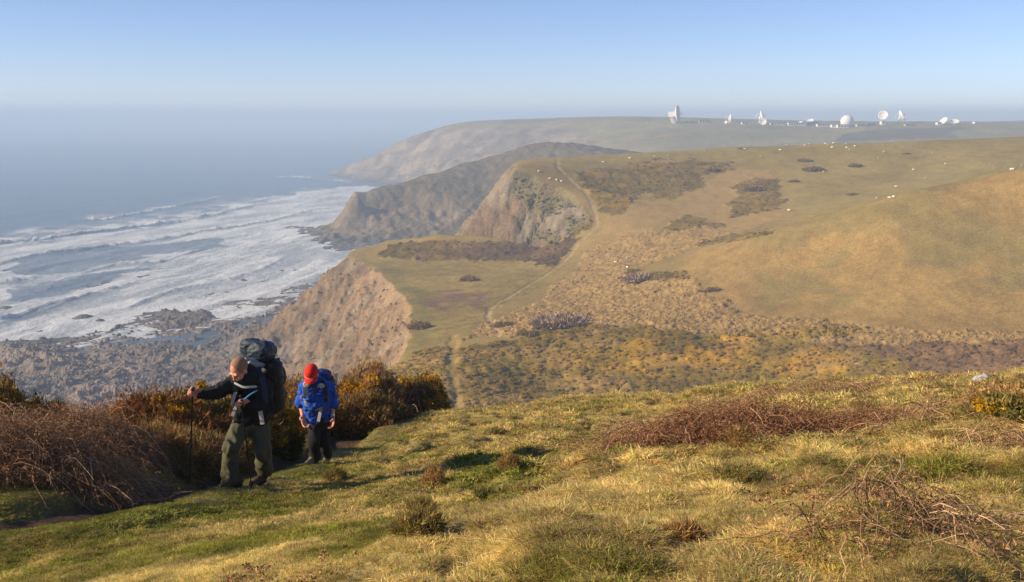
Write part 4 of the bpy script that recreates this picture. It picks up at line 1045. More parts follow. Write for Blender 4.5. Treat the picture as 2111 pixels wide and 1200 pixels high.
# ---------------------------------------------------------------- loose rock on the cliff face and the shore
def rock_piece(k):
    g = np.random.default_rng(800 + k); V, Q, T = ellipsoid((0, 0, 0), (1, g.uniform(.6, .9), g.uniform(.4, .7)), nu=7, nv=5)
    V = V * g.uniform(.72, 1.15, (len(V), 1)); return mesh_np('rock_kind_%d' % k, V, [Q, T], m_rockbit, None, False, np.full((len(V), 3), .9), link=False)
m_rockbit = mat_attr('loose_rock', var=0.0, attr='tint', kind='INSTANCER', rough=0.9)
RK = [rock_piece(k) for k in range(5)]
def rock_scatter(name, x, y, z, c, n, s0, s1, seed, label, p=3.0):
    g = np.random.default_rng(seed); ii = g.choice(len(x), min(n, len(x)), replace=False); m = len(ii)
    s = s0 + (s1 - s0) * g.uniform(0, 1, m) ** p
    scatter(name, np.stack([x[ii], y[ii], z[ii] + s * .1], 1), g.uniform(0, 6.28, (m, 3)), np.stack([s, s, s * .8], 1), g.integers(0, 5, m), c[ii] * g.uniform(.75, 1.4, (m, 1)), RK, label)
mk = ((gsd > 2) & (gz > 1) & (gy < 620) & (veg < .4) & (fbm(gx / 11, gy / 11, 920, 3) > -.15)).reshape(-1)
rock_scatter('scree', gx.reshape(-1)[mk], gy.reshape(-1)[mk], gz.reshape(-1)[mk], colf[mk], 2800, .2, 1.2, 801, 'loose rock and scree on the seaward cliff faces', 4.0)
mk = ((sds > -4) & (sz > .2) & (sy < 900) & (fbm(sx / 30, sy / 22, 921, 3) > -.25)).reshape(-1)
rock_scatter('boulders', sx.reshape(-1)[mk], sy.reshape(-1)[mk], sz.reshape(-1)[mk], scol.reshape(-1, 3)[mk], 7000, .35, 2.6, 802, 'boulders strewn over the rocky shore', 3.5)
# ================================================================== PEOPLE AND THEIR KIT
def fuse(name, mb, mat, voxel, parent=None, smooth=2, folds=None, col=None, colfn=None, cut=None):
    """one continuous surface round all shapes of MB"""
    V, F = mb.arrays()
    o = mesh_np(name, V, F, None)
    m = o.modifiers.new('r', 'REMESH'); m.mode = 'VOXEL'; m.voxel_size = voxel; m.adaptivity = 0
    if smooth:
        m2 = o.modifiers.new('s', 'SMOOTH'); m2.iterations = smooth; m2.factor = 0.5
    dg = bpy.context.evaluated_depsgraph_get()
    me = o.evaluated_get(dg).to_mesh()
    n = len(me.vertices); V = np.empty(n * 3, np.float32); me.vertices.foreach_get('co', V); V = V.reshape(-1, 3).astype(float)
    N = np.empty(n * 3, np.float32); me.vertices.foreach_get('normal', N); N = N.reshape(-1, 3).astype(float)
    nf = len(me.polygons); ls = np.empty(nf, np.int32); me.polygons.foreach_get('loop_total', ls)
    vi = np.empty(len(me.loops), np.int32); me.loops.foreach_get('vertex_index', vi)
    F = vi.reshape(-1, 4) if (ls == 4).all() else None
    o.evaluated_get(dg).to_mesh_clear()
    old = o.data; bpy.data.objects.remove(o); bpy.data.meshes.remove(old)
    if folds is not None: V = V + N * folds(V)[:, None]
    if cut is not None:
        k = cut(V); F = F[k[F].all(1)]
    c = colfn(V) if colfn else (np.repeat([col], n, 0) if col is not None else None)
    return mesh_np(name, V, F, mat, parent, True, c)
def folds(amp, f=9.0, seed=1, st=(1, 1, 1)):
    def fn(V):
        p = V * np.array(st)
        w = noise3(p[:, 0] * f * .5 + 5, p[:, 1] * f * .5, p[:, 2] * f * .5, seed) * 2.0
        r = 1 - np.abs(noise3(p[:, 0] * f + w, p[:, 1] * f + w, p[:, 2] * f * 1.6 + w, seed + 3) * 2 - 1)
        r2 = 1 - np.abs(noise3(p[:, 0] * f * 2.3, p[:, 1] * f * 2.3 + w, p[:, 2] * f * 3.1, seed + 7) * 2 - 1)
        return amp * ((r - .6) + .45 * (r2 - .6))
    return fn
def mat_vcol(name, rough, spec=.3, sss=0.0, scale=60.0, var=.1, bump=0.0015):
    m = mat_attr(name, scale=scale, var=var, bump=bump, rough=rough, spec=spec)
    return m
m_skin = mat_vcol('skin', .55, .35); m_cloth_b = mat_vcol('black_cloth', .8, .25, var=.2); m_cloth = mat_vcol('cloth', .88, .15, var=.14)
m_nylon = mat_vcol('pack_fabric', .6, .35, var=.2); m_leather = mat_vcol('boot_leather', .7, .3, var=.25); m_strap = mat_vcol('webbing', .8, .2)
m_pole = mat_plain('pole_alloy', (.02, .02, .022), .35, .6); m_rubber = mat_plain('rubber', (.012, .012, .012), .8)
m_steel = mat_plain('steel', (.5, .5, .5), .35, .8)
def frame_from(fwd, up):
    f = unit(np.array(fwd, float)); u = np.array(up, float); u = unit(u - f * u.dot(f)); x = np.cross(f, u)
    return np.stack([x, f, u], 1)                 # columns: right hand side, forward, up
def head_shapes(mb, c, M, k=1.0):
    def T(p): return np.array(c) + M @ (np.array(p) * k)
    E = lambda p, a: mb.ell(T(p), np.array(a) * k, M)
    E((0, -.012, .03), (.076, .098, .092)); E((0, .03, -.045), (.057, .064, .07)); E((0, .066, -.092), (.025, .024, .022))
    for s in (-1, 1):
        E((s * .077, -.005, -.012), (.012, .024, .034)); E((s * .036, .068, -.032), (.026, .024, .026)); E((s * .045, .02, -.07), (.02, .04, .028))
    mb.cap(T((0, .094, .006)), T((0, .114, -.03)), .010 * k, .015 * k); mb.cap(T((-.04, .084, .022)), T((.04, .084, .022)), .014 * k)
    mb.cap(T((-.02, .088, -.064)), T((.02, .088, -.064)), .009 * k); mb.cap(T((0, -.02, -.06)), T((0, -.045, -.15)), .056 * k, .062 * k)
    return T
def hand_shapes(mb, wrist, d, nrm, curl, thumb=1, k=1.0):
    """palm, four unequal bent fingers and a thumb; d runs from wrist to knuckles, nrm is where the fingers close"""
    d = unit(np.array(d, float)); n = np.array(nrm, float); n = unit(n - d * n.dot(d)); w = np.cross(d, n) * thumb; wr = np.array(wrist, float)
    M = np.stack([w, n, d], 1)
    mb.ell(wr + d * .048 * k, np.array((.041, .018, .052)) * k, M)
    L = [.040, .045, .042, .032]
    for i in range(4):
        p = wr + d * (.088 - .004 * abs(i - 1)) * k + w * (i - 1.5) * .0205 * k; a = 0
        for j, (l, cu) in enumerate(zip((1, .62, .5), curl)):
            a = math.radians(cu); v = d * math.cos(a) + n * math.sin(a); q = p + v * L[i] * l * k
            mb.cap(p, q, (.0098 - .0012 * j) * k, (.0088 - .0012 * j) * k, n=8); p = q
    p = wr + d * .022 * k - w * .032 * k; q = p + unit(d * .7 - w * .5 + n * .6) * .042 * k; r_ = q + unit(d * .5 + n * .8 + w * .45) * .034 * k
    mb.cap(p, q, .014 * k, .011 * k, n=8); mb.cap(q, r_, .0105 * k, .008 * k, n=8)
SK = np.array([.62, .30, .20])

# ------------------------------------------------ man in black
qR = hitfg(482, 1004); qL = hitfg(535, 1000); Y0 = (qR.y + qL.y) / 2
def J(px, py, dY): return np.array(P(px, py, Y0 + dY))
man = empty('person', (qR + qL) / 2, 'balding man in black jacket and olive trousers bent forward, gripping two poles', 'person')
mo = np.array(man.location)
def rel(root_loc): 
    return lambda *pts: [np.array(p) - root_loc for p in pts]
class MBL(MB):
    def __init__(self, o): super().__init__(); self.o = np.array(o)
    def add(self, V, Q=None, T=None): return super().add(np.asarray(V) - self.o, Q, T)
pel = J(520, 860, .0); che = J(517, 800, -.16); nek = J(506, 775, -.31); hc = J(493, 762, -.42)
FW = np.array([-.42, -.62, -.62]); HM = frame_from(FW, [-.25, -.55, .75])
sR, eR, wR = J(484, 789, -.26), J(444, 810, -.44), J(413, 815, -.52)
sL, eL, wL = J(546, 793, -.08), J(552, 838, -.20), J(514, 831, -.36)
hR, kR, aR = J(503, 868, -.02), J(477, 920, -.26), J(483, 982, .02)
hL, kL, aL = J(534, 868, .04), J(542, 926, -.07), J(536, 980, .05)
aR[1] = qR.y + .04; aL[1] = qL.y + .06
skin = MBL(mo)
T1 = head_shapes(skin, hc, HM, 1.0)
skin.cap(T1((0, -.03, -.12)), nek, .056, .06); skin.cap(nek, che, .06, .09); skin.cap(che, pel, .09, .10)
for a, b, c_, r_ in ((sR, eR, wR, 1), (sL, eL, wL, 1)):
    skin.cap(nek, a, .055, .05); skin.cap(a, b, .048, .04); skin.cap(b, c_, .038, .027)
for a, b, c_ in ((hR, kR, aR), (hL, kL, aL)):
    skin.cap(pel, a, .085, .08); skin.cap(a, b, .078, .052); skin.cap(b, c_, .05, .035)
hand_shapes(skin, wR, J(398, 806, -.54) - wR, [.2, -.9, -.2], (70, 150, 215), thumb=-1, k=1.28)
hand_shapes(skin, wL, J(496, 826, -.40) - wL, [-.1, -.8, -.5], (60, 145, 210), thumb=1, k=1.28)
def skincol(V):
    n = noise3(V[:, 0] * 25, V[:, 1] * 25, V[:, 2] * 25, 3)[:, None]
    return SK * (0.86 + .28 * n) * np.array([1, 1 - .08, 1 - .1])
fuse('body', skin, m_skin, .0080, man, 1, None, colfn=skincol)
hr = MBL(mo); hr.ell(T1((0, -.022, .034)), (.080, .096, .093), HM, nu=40, nv=28)
V, F = hr.arrays(); loc = (V + mo - np.array(hc)) @ HM
rg2 = np.random.default_rng(5)
keepv = (loc[:, 1] < .066 - .5 * (loc[:, 2] - .10) + .012 * np.sin(loc[:, 0] * 90)) & (loc[:, 2] > -.05)
V = V + unit(V + mo - np.array(T1((0, -.024, .034)))) * (.004 * noise3(V[:, 0] * 90, V[:, 1] * 90, V[:, 2] * 90, 4))[:, None]
F = [f[keepv[f].all(1)] for f in F]
mesh_np('hair', V + rg2.normal(0, .0008, V.shape), F, m_cloth, man, True, np.repeat([[.30, .17, .10]], len(V), 0))
for s_ in (-1, 1): MBL(mo).ell(T1((s_ * .031, .083, .001)), (.010, .007, .005), HM, nu=10, nv=6).build('eye', m_rubber, man)
jk = MBL(mo)
Xs = unit(sL - sR)
for s_ in (-1, 1):
    jk.cap(pel + Xs * s_ * .075 + np.array([0, 0, -.02]), che + Xs * s_ * .085, .125, .13); jk.cap(che + Xs * s_ * .08, nek + Xs * s_ * .06, .125, .085)
jk.cap(sR + (nek - sR) * .2, sL + (nek - sL) * .2, .09, .10); jk.cap(nek, che, .13, .15); jk.cap(che, pel, .15, .15); jk.ell(che + HM[:, 1] * .03, (.17, .13, .17))
jk.ell(pel + np.array([0, 0, .0]), (.19, .15, .12))
for a, b, c_ in ((sR, eR, wR), (sL, eL, wL)):
    jk.cap(a, b, .082, .068); jk.cap(b, c_ + (b - c_) * .04, .068, .050, cap=True)
jk.cap(nek, T1((0, -.05, -.12)), .088, .083)
fuse('jacket', jk, m_cloth_b, .011, man, 2, folds(.032, 10, 2), col=(.0135, .0135, .015))
tr = MBL(mo)
tr.cap(pel + np.array([0, 0, .03]), (hR + hL) / 2, .15, .15)
for a, b, c_ in ((hR, kR, aR), (hL, kL, aL)):
    low = c_ + np.array([0, 0, -.0])
    tr.cap(pel, a, .125, .11); tr.cap(a, b, .108, .080); tr.cap(b, low, .080, .096, cap=True); tr.cap(b + np.array([-.01, -.02, 0]), b + np.array([0, 0, -.06]), .082, .07)
trz = folds(.028, 8.5, 4, (1, 1, .55))
fuse('trousers', tr, m_cloth, .012, man, 2, trz, col=(.092, .090, .052))
def boot(root, o, heel, toe, ank, col=(.075, .045, .03)):
    r_ = empty  # keep the helper local
    mb_ = MBL(o); up = np.array([0, 0, 1.0])
    mb_.cap(heel + up * .055, toe + up * .045, .046, .040); mb_.cap(heel + up * .075, (heel + toe) / 2 + up * .055, .048, .046); mb_.cap(heel + up * .06, ank, .05, .058)
    b_ = fuse('boot', mb_, m_leather, .009, root, 2, folds(.004, 22, 9), col=col)
    sb = MBL(o); d = unit(toe - heel)
    for w in (-.018, .018):
        x = np.cross(d, up) * w; sb.cap(heel + x + up * .016, toe + x * .7 + up * .014, .022, .020)
    s2 = sb.build('sole', m_rubber, None); s2.parent = b_
    return b_
boot(man, mo, np.array([qR.x + .05, qR.y + .05, qR.z]), np.array([qR.x - .10, qR.y - .13, qR.z - .005]), aR)
boot(man, mo, np.array([qL.x + .03, qL.y + .07, qL.z + .01]), np.array([qL.x - .06, qL.y - .13, qL.z]), aL)
# rucksack
pk = empty('backpack', (pel + che) / 2 + np.array([.1, .3, 0]), 'huge black rucksack with dark blue lid on the back of the bent man', 'backpack')
po = np.array(pk.location)
BM = frame_from([-.42, -.85, -.35], unit(J(535, 735, .0) - J(553, 850, .22)))
mb_ = MBL(po)
for s_ in (-1, 1):
    mb_.cap(J(546, 757, .06) + BM[:, 0] * s_ * .08, J(553, 832, .16) + BM[:, 0] * s_ * .07, .13, .12)
mb_.ell(J(562, 812, .26), (.155, .15, .22), BM); mb_.ell(J(567, 775, .20), (.12, .12, .16), BM)
fuse('main_sack', mb_, m_nylon, .013, pk, 2, folds(.022, 7, 12), col=(.010, .011, .014))
mb_ = MBL(po)
for a in (-1, 1): mb_.cap(J(528, 722, -.02) + BM[:, 0] * a * .085 - BM[:, 1] * .02, J(538, 722, .12) + BM[:, 0] * a * .075, .105, .11)
mb_.cap(J(528, 720, -.02) - BM[:, 0] * .09, J(528, 720, -.02) + BM[:, 0] * .09, .105)
mb_.ell(J(534, 726, .06), (.19, .17, .10), BM); mb_.cap(J(540, 738, .05), J(548, 757, .08), .13, .13)
fuse('lid', mb_, m_nylon, .011, pk, 2, folds(.022, 10, 13), col=(.022, .038, .055))
mb_ = MBL(po); mb_.cap(J(507, 742, -.20), J(542, 752, -.06), .022, .026); mb_.cap(J(515, 748, -.22), J(535, 753, -.12), .018)
fuse('collar_pad', mb_, m_strap, .008, pk, 2, folds(.012, 22, 14), col=(.33, .34, .35))
def band(name, pts, w, mat, par, o, colr, side=None, th=.003):
    pts = np.array(pts) - np.array(o); t = np.gradient(pts, axis=0); t = unit(t)
    sv = np.array(side if side is not None else [1, 0, 0], float); s = unit(sv - t * (t @ sv)[:, None]) * w / 2; nn = unit(np.cross(t, s)) * th
    V = np.stack([pts - s - nn, pts + s - nn, pts + s + nn, pts - s + nn], 1).reshape(-1, 3); k = len(pts)
    i = np.arange(k * 4).reshape(k, 4); A = i[:-1]; B = i[1:]
    F = np.concatenate([np.stack([A, np.roll(A, -1, 1), np.roll(B, -1, 1), B], 2).reshape(-1, 4), [[0, 3, 2, 1], list(i[-1])]])
    return mesh_np(name, V, F, mat, par, False, np.repeat([colr], len(V), 0))
def spl(*p, n=8):
    p = np.array(p); t = np.linspace(0, len(p) - 1, n); return np.stack([np.interp(t, range(len(p)), p[:, i]) for i in range(3)], 1)
Kb = (.02, .02, .024)
band('shoulder_strap', spl(J(530, 758, -.24), J(541, 780, -.32), J(545, 800, -.34), J(548, 830, -.28)), .06, m_strap, pk, po, (.045, .045, .075))
band('shoulder_strap', spl(J(490, 776, -.44), J(484, 790, -.44), J(486, 812, -.42), J(492, 840, -.30)), .05, m_strap, pk, po, Kb)
band('chest_strap', spl(J(483, 789, -.47), J(492, 794, -.49), J(503, 799, -.50), J(515, 798, -.49), J(529, 797, -.42)), .022, m_strap, pk, po, (.45, .45, .45), (0, 0, 1))
band('strap_tail', spl(J(486, 807, -.42), J(482, 820, -.42), J(478, 832, -.42)), .034, m_strap, pk, po, (.36, .34, .32))
band('strap_tail', spl(J(488, 836, -.36), J(482, 848, -.38), J(479, 858, -.38)), .034, m_strap, pk, po, (.36, .34, .32))
band('strap_tail', spl(J(536, 846, -.30), J(539, 860, -.30), J(541, 875, -.30)), .045, m_strap, pk, po, (.46, .43, .38))
MBL(po).tube(spl(J(530, 805, -.46), J(515, 814, -.50), J(503, 824, -.52)), .008).build('drinking_tube', m_strap, pk, col=None) 
bpy.context.scene.objects['drinking_tube'].data.materials[0] = mat_plain('blue_tube', (.10, .32, .55), .4)
a_ = np.linspace(0, 6.283, 13); MBL(po).tube(np.stack([J(582, 779, .25)[0] + .038 * np.cos(a_), np.full(13, J(582, 779, .25)[1]), J(582, 779, .25)[2] + .024 * np.sin(a_)], 1), .006).build('webbing_loop', m_rubber, pk)
for k_, q_ in enumerate(((573, 742), (578, 800))): MBL(po).box((-.015, -.01, -.02), (.02, .012, .02), c=J(q_[0], q_[1], .2)).build('buckle', m_rubber, pk, smooth=False)
def trek_pole(top, tip, label):
    r_ = empty('trekking_pole', tip, label, 'trekking pole', 'trekking poles of the man in black'); o = np.array(tip); d = unit(np.array(tip) - np.array(top)); L = np.linalg.norm(np.array(tip) - np.array(top))
    a = lambda t: np.array(top) + d * t
    MBL(o).cap(a(0), a(.13), .018, .015).cap(a(-.005), a(.01), .021, .02).build('grip', m_rubber, r_)
    MBL(o).cap(a(.12), a(L * .55), .0088, .0085).build('upper_shaft', m_pole, r_)
    MBL(o).cap(a(L * .55), a(L - .03), .0068, .006).build('lower_shaft', m_pole, r_)
    MBL(o).cap(a(L * .54), a(L * .57), .0115).build('clamp', m_rubber, r_)
    MBL(o).cap(a(L - .075), a(L - .068), .026, .024).build('basket', m_rubber, r_)
    MBL(o).cap(a(L - .035), a(L), .005, .002).build('tip', m_steel, r_)
hcR = wR + unit(J(398, 806, -.54) - wR) * .085 + np.array([0, -.02, 0]); hcL = wL + unit(J(496, 826, -.40) - wL) * .085 + np.array([0, -.02, 0])
tip1 = np.array(hitfg(391, 996)); tip2 = np.array(hitfg(519, 1010))
d1 = unit(hcR - tip1); d2 = unit(hcL - tip2)
trek_pole(hcR + d1 * .05, tip1, 'black trekking pole planted upright ahead by the outstretched arm')
trek_pole(hcL + d2 * .05, tip2, 'black trekking pole held at the belly in front of the olive trousers')

# ------------------------------------------------ hiker in blue
qf = hitfg(645, 956); qb = hitfg(673, 942); Y0 = qf.y + .08
w2 = empty('person', qf, 'hiker in red cap and blue shirt with black trousers walking head down behind', 'person'); mo = np.array(w2.location)
pel = J(657, 866, .05); che = J(652, 815, -.02); nek = J(650, 790, -.08); hc = J(643, 772, -.16)
HM = frame_from([-.16, -.72, -.62], [-.1, -.62, .72])
sR, eR, wR = J(627, 799, -.03), J(621, 833, .02), J(624, 856, -.06)
sL, eL, wL = J(679, 799, .03), J(686, 834, .08), J(685, 857, .0)
hR, kR, aR = J(649, 872, .0), J(647, 908, -.17), J(649, 941, -.02)
hL, kL, aL = J(667, 872, .08), J(667, 908, .0), J(674, 932, .24)
aR[1] = qf.y + .05
skin = MBL(mo); T2 = head_shapes(skin, hc, HM, 1.0)
skin.cap(T2((0, -.03, -.12)), nek, .056, .06); skin.cap(nek, che, .06, .09); skin.cap(che, pel, .09, .10)
for a, b, c_ in ((sR, eR, wR), (sL, eL, wL)):
    skin.cap(nek, a, .055, .05); skin.cap(a, b, .05, .045); skin.cap(b, c_, .043, .028)
for a, b, c_ in ((hR, kR, aR), (hL, kL, aL)):
    skin.cap(pel, a, .085, .08); skin.cap(a, b, .078, .052); skin.cap(b, c_, .05, .035)
hand_shapes(skin, wR, J(627, 868, -.09) - wR, [.5, -.6, 0], (18, 45, 70), thumb=-1, k=1.2)
hand_shapes(skin, wL, J(686, 870, -.03) - wL, [-.6, -.5, 0], (25, 60, 95), thumb=1, k=1.2)
fuse('body', skin, m_skin, .0080, w2, 1, None, colfn=skincol)
for s_ in (-1, 1): MBL(mo).ell(T2((s_ * .031, .083, .001)), (.010, .007, .005), HM, nu=10, nv=6).build('eye', m_rubber, w2)
hb = MBL(mo); hb.ell(T2((0, -.035, .0)), (.08, .078, .075), HM, nu=24, nv=16); hb.build('hair', m_cloth, w2, col=np.repeat([[.05, .035, .025]], 24 * 15 + 2, 0))
cp = MBL(mo); cp.ell(T2((0, -.012, .052)), (.087, .108, .092), HM, nu=28, nv=20)
V, F = cp.arrays(); loc = (V + mo - np.array(hc)) @ HM; kv = loc[:, 2] > .022
F = [f[kv[f].all(1)] for f in F]
m_cap = mat_vcol('cap_cloth', .8, .2, var=.08)
cap_o = mesh_np('cap', V, F, m_cap, w2, True, np.repeat([[.62, .028, .018]], len(V), 0))
aa = np.linspace(-1.15, 1.15, 15); brim = []
for t_, rr_, dz in ((0, 1.0, .028), (.5, 1.38, .022), (1, 1.66, .006)):
    for a in aa: brim.append(T2((math.sin(a) * .085 * (1 + .12 * t_), (math.cos(a) * .104) * (1 + (rr_ - 1) * math.cos(a) ** .7) if math.cos(a) > 0 else 0, dz - .012 * t_ * (abs(a) / 1.15) ** 2)))
brim = np.array(brim) - mo; i = np.arange(45).reshape(3, 15); Fb = np.stack([i[:-1, :-1].ravel(), i[:-1, 1:].ravel(), i[1:, 1:].ravel(), i[1:, :-1].ravel()], 1)
nb = HM[:, 2] * .0035
Vb = np.concatenate([brim + nb, brim - nb]); edge = list(i[0]) + list(i[1:, -1]) + list(i[-1, -2::-1]) + list(i[1:-1, 0][::-1])
Fs = np.array([[edge[k], edge[(k + 1) % len(edge)], edge[(k + 1) % len(edge)] + 45, edge[k] + 45] for k in range(len(edge))])
br_ = mesh_np('brim', Vb, np.concatenate([Fb, Fb[:, ::-1] + 45, Fs]), m_cap, None, False, np.repeat([[.60, .025, .017]], 90, 0)); br_.parent = cap_o
MBL(mo).tube(np.array([T2((math.sin(a) * .089, math.cos(a) * .111 - .012, .033)) for a in np.linspace(-1.1, 1.1, 12)]), .003, 4).build('cap_piping', m_strap, cap_o, col=np.repeat([[.75, .35, .25]], 48, 0))
sh = MBL(mo); Xs = unit(sL - sR)
for s_ in (-1, 1):
    sh.cap(pel + Xs * s_ * .055 + np.array([0, -.01, .05]), che + Xs * s_ * .07 + np.array([0, -.03, 0]), .118, .12); sh.cap(che + Xs * s_ * .07, nek + Xs * s_ * .06, .125, .085)
sh.cap(sR + (nek - sR) * .2, sL + (nek - sL) * .2, .085, .085); sh.ell(pel + np.array([-.05, -.06, .01]), (.12, .10, .11))
sh.ell(che + np.array([0, -.05, -.08]), (.15, .11, .16))
for a, b in ((sR, eR), (sL, eL)):
    sh.cap(a, b + (a - b) * .02, .076, .074, cap=True); sh.cap(b + (a - b) * .14, b + (a - b) * .03, .080, .082)
sh.cap(nek, T2((0, -.05, -.10)), .085, .08)
fuse('shirt', sh, m_cloth, .011, w2, 2, folds(.036, 9, 22), col=(.028, .085, .40))
tr = MBL(mo); tr.cap(pel, (hR + hL) / 2, .145, .14)
for a, b, c_ in ((hR, kR, aR), (hL, kL, aL)):
    tr.cap(pel, a, .12, .105); tr.cap(a, b, .098, .074); tr.cap(b, c_ + np.array([0, 0, -.01]), .072, .074)
fuse('trousers', tr, m_cloth, .012, w2, 2, folds(.034, 8, 24, (1, 1, .5)), col=(.020, .019, .020))
boot(w2, mo, np.array([qf.x + .01, qf.y + .07, qf.z]), np.array([qf.x - .05, qf.y - .14, qf.z - .005]), aR, (.16, .13, .075))
hb_ = np.array([aL[0] + .02, aL[1] + .07, aL[2] - .09]); boot(w2, mo, hb_, hb_ + np.array([-.05, -.17, -.10]), aL, (.12, .09, .06))
MBL(mo).cap(wL + np.array([0, 0, -.005]), wL + np.array([0, 0, .012]), .034, .034).build('watch', m_steel, w2)
pk = empty('backpack', che + np.array([.1, .25, 0]), 'small navy rucksack of the hiker in blue, seen over the shoulder', 'backpack'); po = np.array(pk.location)
mb_ = MBL(po)
for s_ in (-1, 1): mb_.cap(J(667, 788, .20) + Xs * s_ * .05, J(664, 835, .24) + Xs * s_ * .05, .11, .10)
fuse('main_sack', mb_, m_nylon, .013, pk, 2, folds(.02, 8, 32), col=(.014, .017, .04))
mb_ = MBL(po); mb_.ell(J(664, 772, .12), (.13, .12, .07)); fuse('lid', mb_, m_nylon, .013, pk, 2, folds(.02, 9, 33), col=(.02, .035, .16))
band('shoulder_strap', spl(J(636, 783, -.18), J(629, 796, -.22), J(630, 815, -.19), J(633, 836, -.1)), .05, m_strap, pk, po, (.16, .17, .17))
band('shoulder_strap', spl(J(663, 783, -.16), J(670, 797, -.18), J(672, 818, -.17), J(672, 838, -.05)), .05, m_strap, pk, po, (.035, .035, .04))
for (x_, y_, dy_, ax_) in ((632, 792, -.23, (.045, .015, .05)), (662, 796, -.22, (.05, .015, .035))):
    mb_ = MBL(po); mb_.ell(J(x_, y_, dy_), ax_); fuse('mesh_pocket', mb_, m_strap, .007, pk, 1, folds(.014, 25, 34), col=(.42, .42, .40))
band('strap_tail', spl(J(628, 822, -.16), J(629, 830, -.18), J(630, 837, -.18)), .028, m_strap, pk, po, (.5, .45, .4))
band('strap_tail', spl(J(662, 842, -.19), J(659, 855, -.21), J(656, 869, -.22)), .04, m_strap, pk, po, (.5, .46, .42))
band('belt_strap', spl(J(668, 835, -.1), J(662, 842, -.19), J(650, 846, -.22)), .03, m_strap, pk, po, (.03, .03, .03))
for (x0, y0_, x1, y1) in ((642, 793, 646, 812), (649, 794, 645, 822)): MBL(po).tube(spl(J(x0, y0_, -.26), J(x1, y1, -.27)), .006, 5).build('cord', m_rubber, pk)
MBL(po).ell(J(622, 818, -.12), (.018, .018, .022)).build('red_whistle', mat_plain('orange_red', (.6, .12, .05), .5), pk)

# ================================================================== SHEEP
m_wool = mat_vcol('wool', .95, .1, scale=12, var=.12, bump=.02)
def sheep_mesh(graze, seed):
    m_ = MB(); m_.cap((-.38, 0, .62), (.34, 0, .62), .27, .26).ell((-.02, 0, .66), (.5, .27, .24)).cap((.42, 0, .68), (.56, 0, .5 if graze else .86), .15, .10)
    hx = (.68, 0, .18) if graze else (.76, 0, .88)
    m_.cap((.56, 0, .42 if graze else .9), hx, .09, .055)
    for s_ in (-1, 1):
        m_.cap((.60, s_ * .06, .34 if graze else .93), (.60, s_ * .15, .32 if graze else .93), .03, .02)
        m_.cap((.28, s_ * .13, .5), (.29, s_ * .13, .26), .07, .04); m_.cap((.29, s_ * .13, .26), (.27, s_ * .13, .02), .036, .034)
        m_.cap((-.34, s_ * .14, .5), (-.28, s_ * .14, .32), .09, .05); m_.cap((-.28, s_ * .14, .32), (-.37, s_ * .14, .2), .045, .036); m_.cap((-.37, s_ * .14, .2), (-.35, s_ * .14, .02), .035, .034)
    m_.cap((-.6, 0, .66), (-.66, 0, .5), .06, .04)
    def cf(V): 
        dark = ((V[:, 0] > .55) | (V[:, 2] < .26))[:, None]
        return np.where(dark, [.55, .47, .38], [.80, .72, .58])
    return fuse('sheep', m_, m_wool, .035, None, 1, folds(.02, 9, seed), colfn=cf)
SH = [sheep_mesh(True, 1), sheep_mesh(False, 2)]
def far_h(x, y): return far_s(x, y) + far_rel(x, y, far_s(x, y))
SHEEP = [
 (1110,353,'sheep standing highest on the cliff top beside the bare rock'),(1133,368,'sheep leading the file on the cliff path, nearest the drop'),(1147,371,'middle sheep of the three on the cliff path'),(1157,374,'sheep at the tail of the file on the cliff path'),
 (1243,334,'sheep grazing alone above the hilltop gorse'),(1298,326,'sheep on the brow just right of the hilltop gorse top'),(1350,322,'small far sheep on the brow between the gorse and the skyline'),(1378,320,'pair-like pale sheep on the brow above the gorse'),
 (1453,311,'sheep on the skyline below the small grey hut'),(1535,307,'sheep beside the low skyline bush'),(1568,323,'sheep halfway between skyline and gorse edge'),(1588,299,'sheep right on the skyline below the twin dishes'),
 (1608,309,'sheep on the skyline left of the flock'),(1622,299,'outermost sheep of the skyline flock on the dish side'),(1698,354,'sheep touching the brown bush on the hill field'),(1811,326,'sheep alone in mid field below the fence start'),
 (1823,313,'sheep close under the far fence'),(1883,350,'sheep halfway down the fence line in open field'),(1949,338,'sheep nearest the fence where it bends downhill'),(1908,368,'sheep just above the edge of the smooth hillside'),
 (1847,385,'sheep low in the field above the golden hillside edge'),(1808,409,'sheep lying on the field margin left of a close pair'),(1834,409,'left sheep of the close pair on the field margin'),(1842,407,'right sheep of the close pair on the field margin'),
 (1626,434,'sheep on the bracken bank below the hill field'),(2086,351,'sheep on the fence line at the top of the smooth hillside'),(1269,541,'left of three sheep by the valley bracken'),(1294,533,'upper of three sheep by the valley bracken'),(1293,552,'lower of three sheep by the valley bracken'),
 (1751,308,'lower sheep at the right of the skyline flock'),(1745,304,'upper sheep of the pair under the skyline flock'),(1715,304,'sheep a little below the middle of the skyline flock')]
FLOCK = [(1659,300),(1668,297),(1686,295),(1701,296),(1707,298),(1718,295),(1745,296),(1762,301)]
gs = np.random.default_rng(3)
for k_, a in enumerate(SHEEP + [(x, y, 'white sheep in the loose flock strung along the hill skyline') for x, y in FLOCK]):
    src = SH[k_ % 2]
    o = src if k_ < 2 else src.copy()
    if k_ >= 2: C.objects.link(o)
    q = hit(a[0], a[1] + 2.0)
    o.location = q; o.rotation_euler = (0, 0, gs.choice([0, 3.1]) + gs.normal(0, .5)); s_ = 1.25 * gs.uniform(.92, 1.08); o.scale = (s_,) * 3
    tag(o, a[2], 'sheep', 'sheep on the far hill')

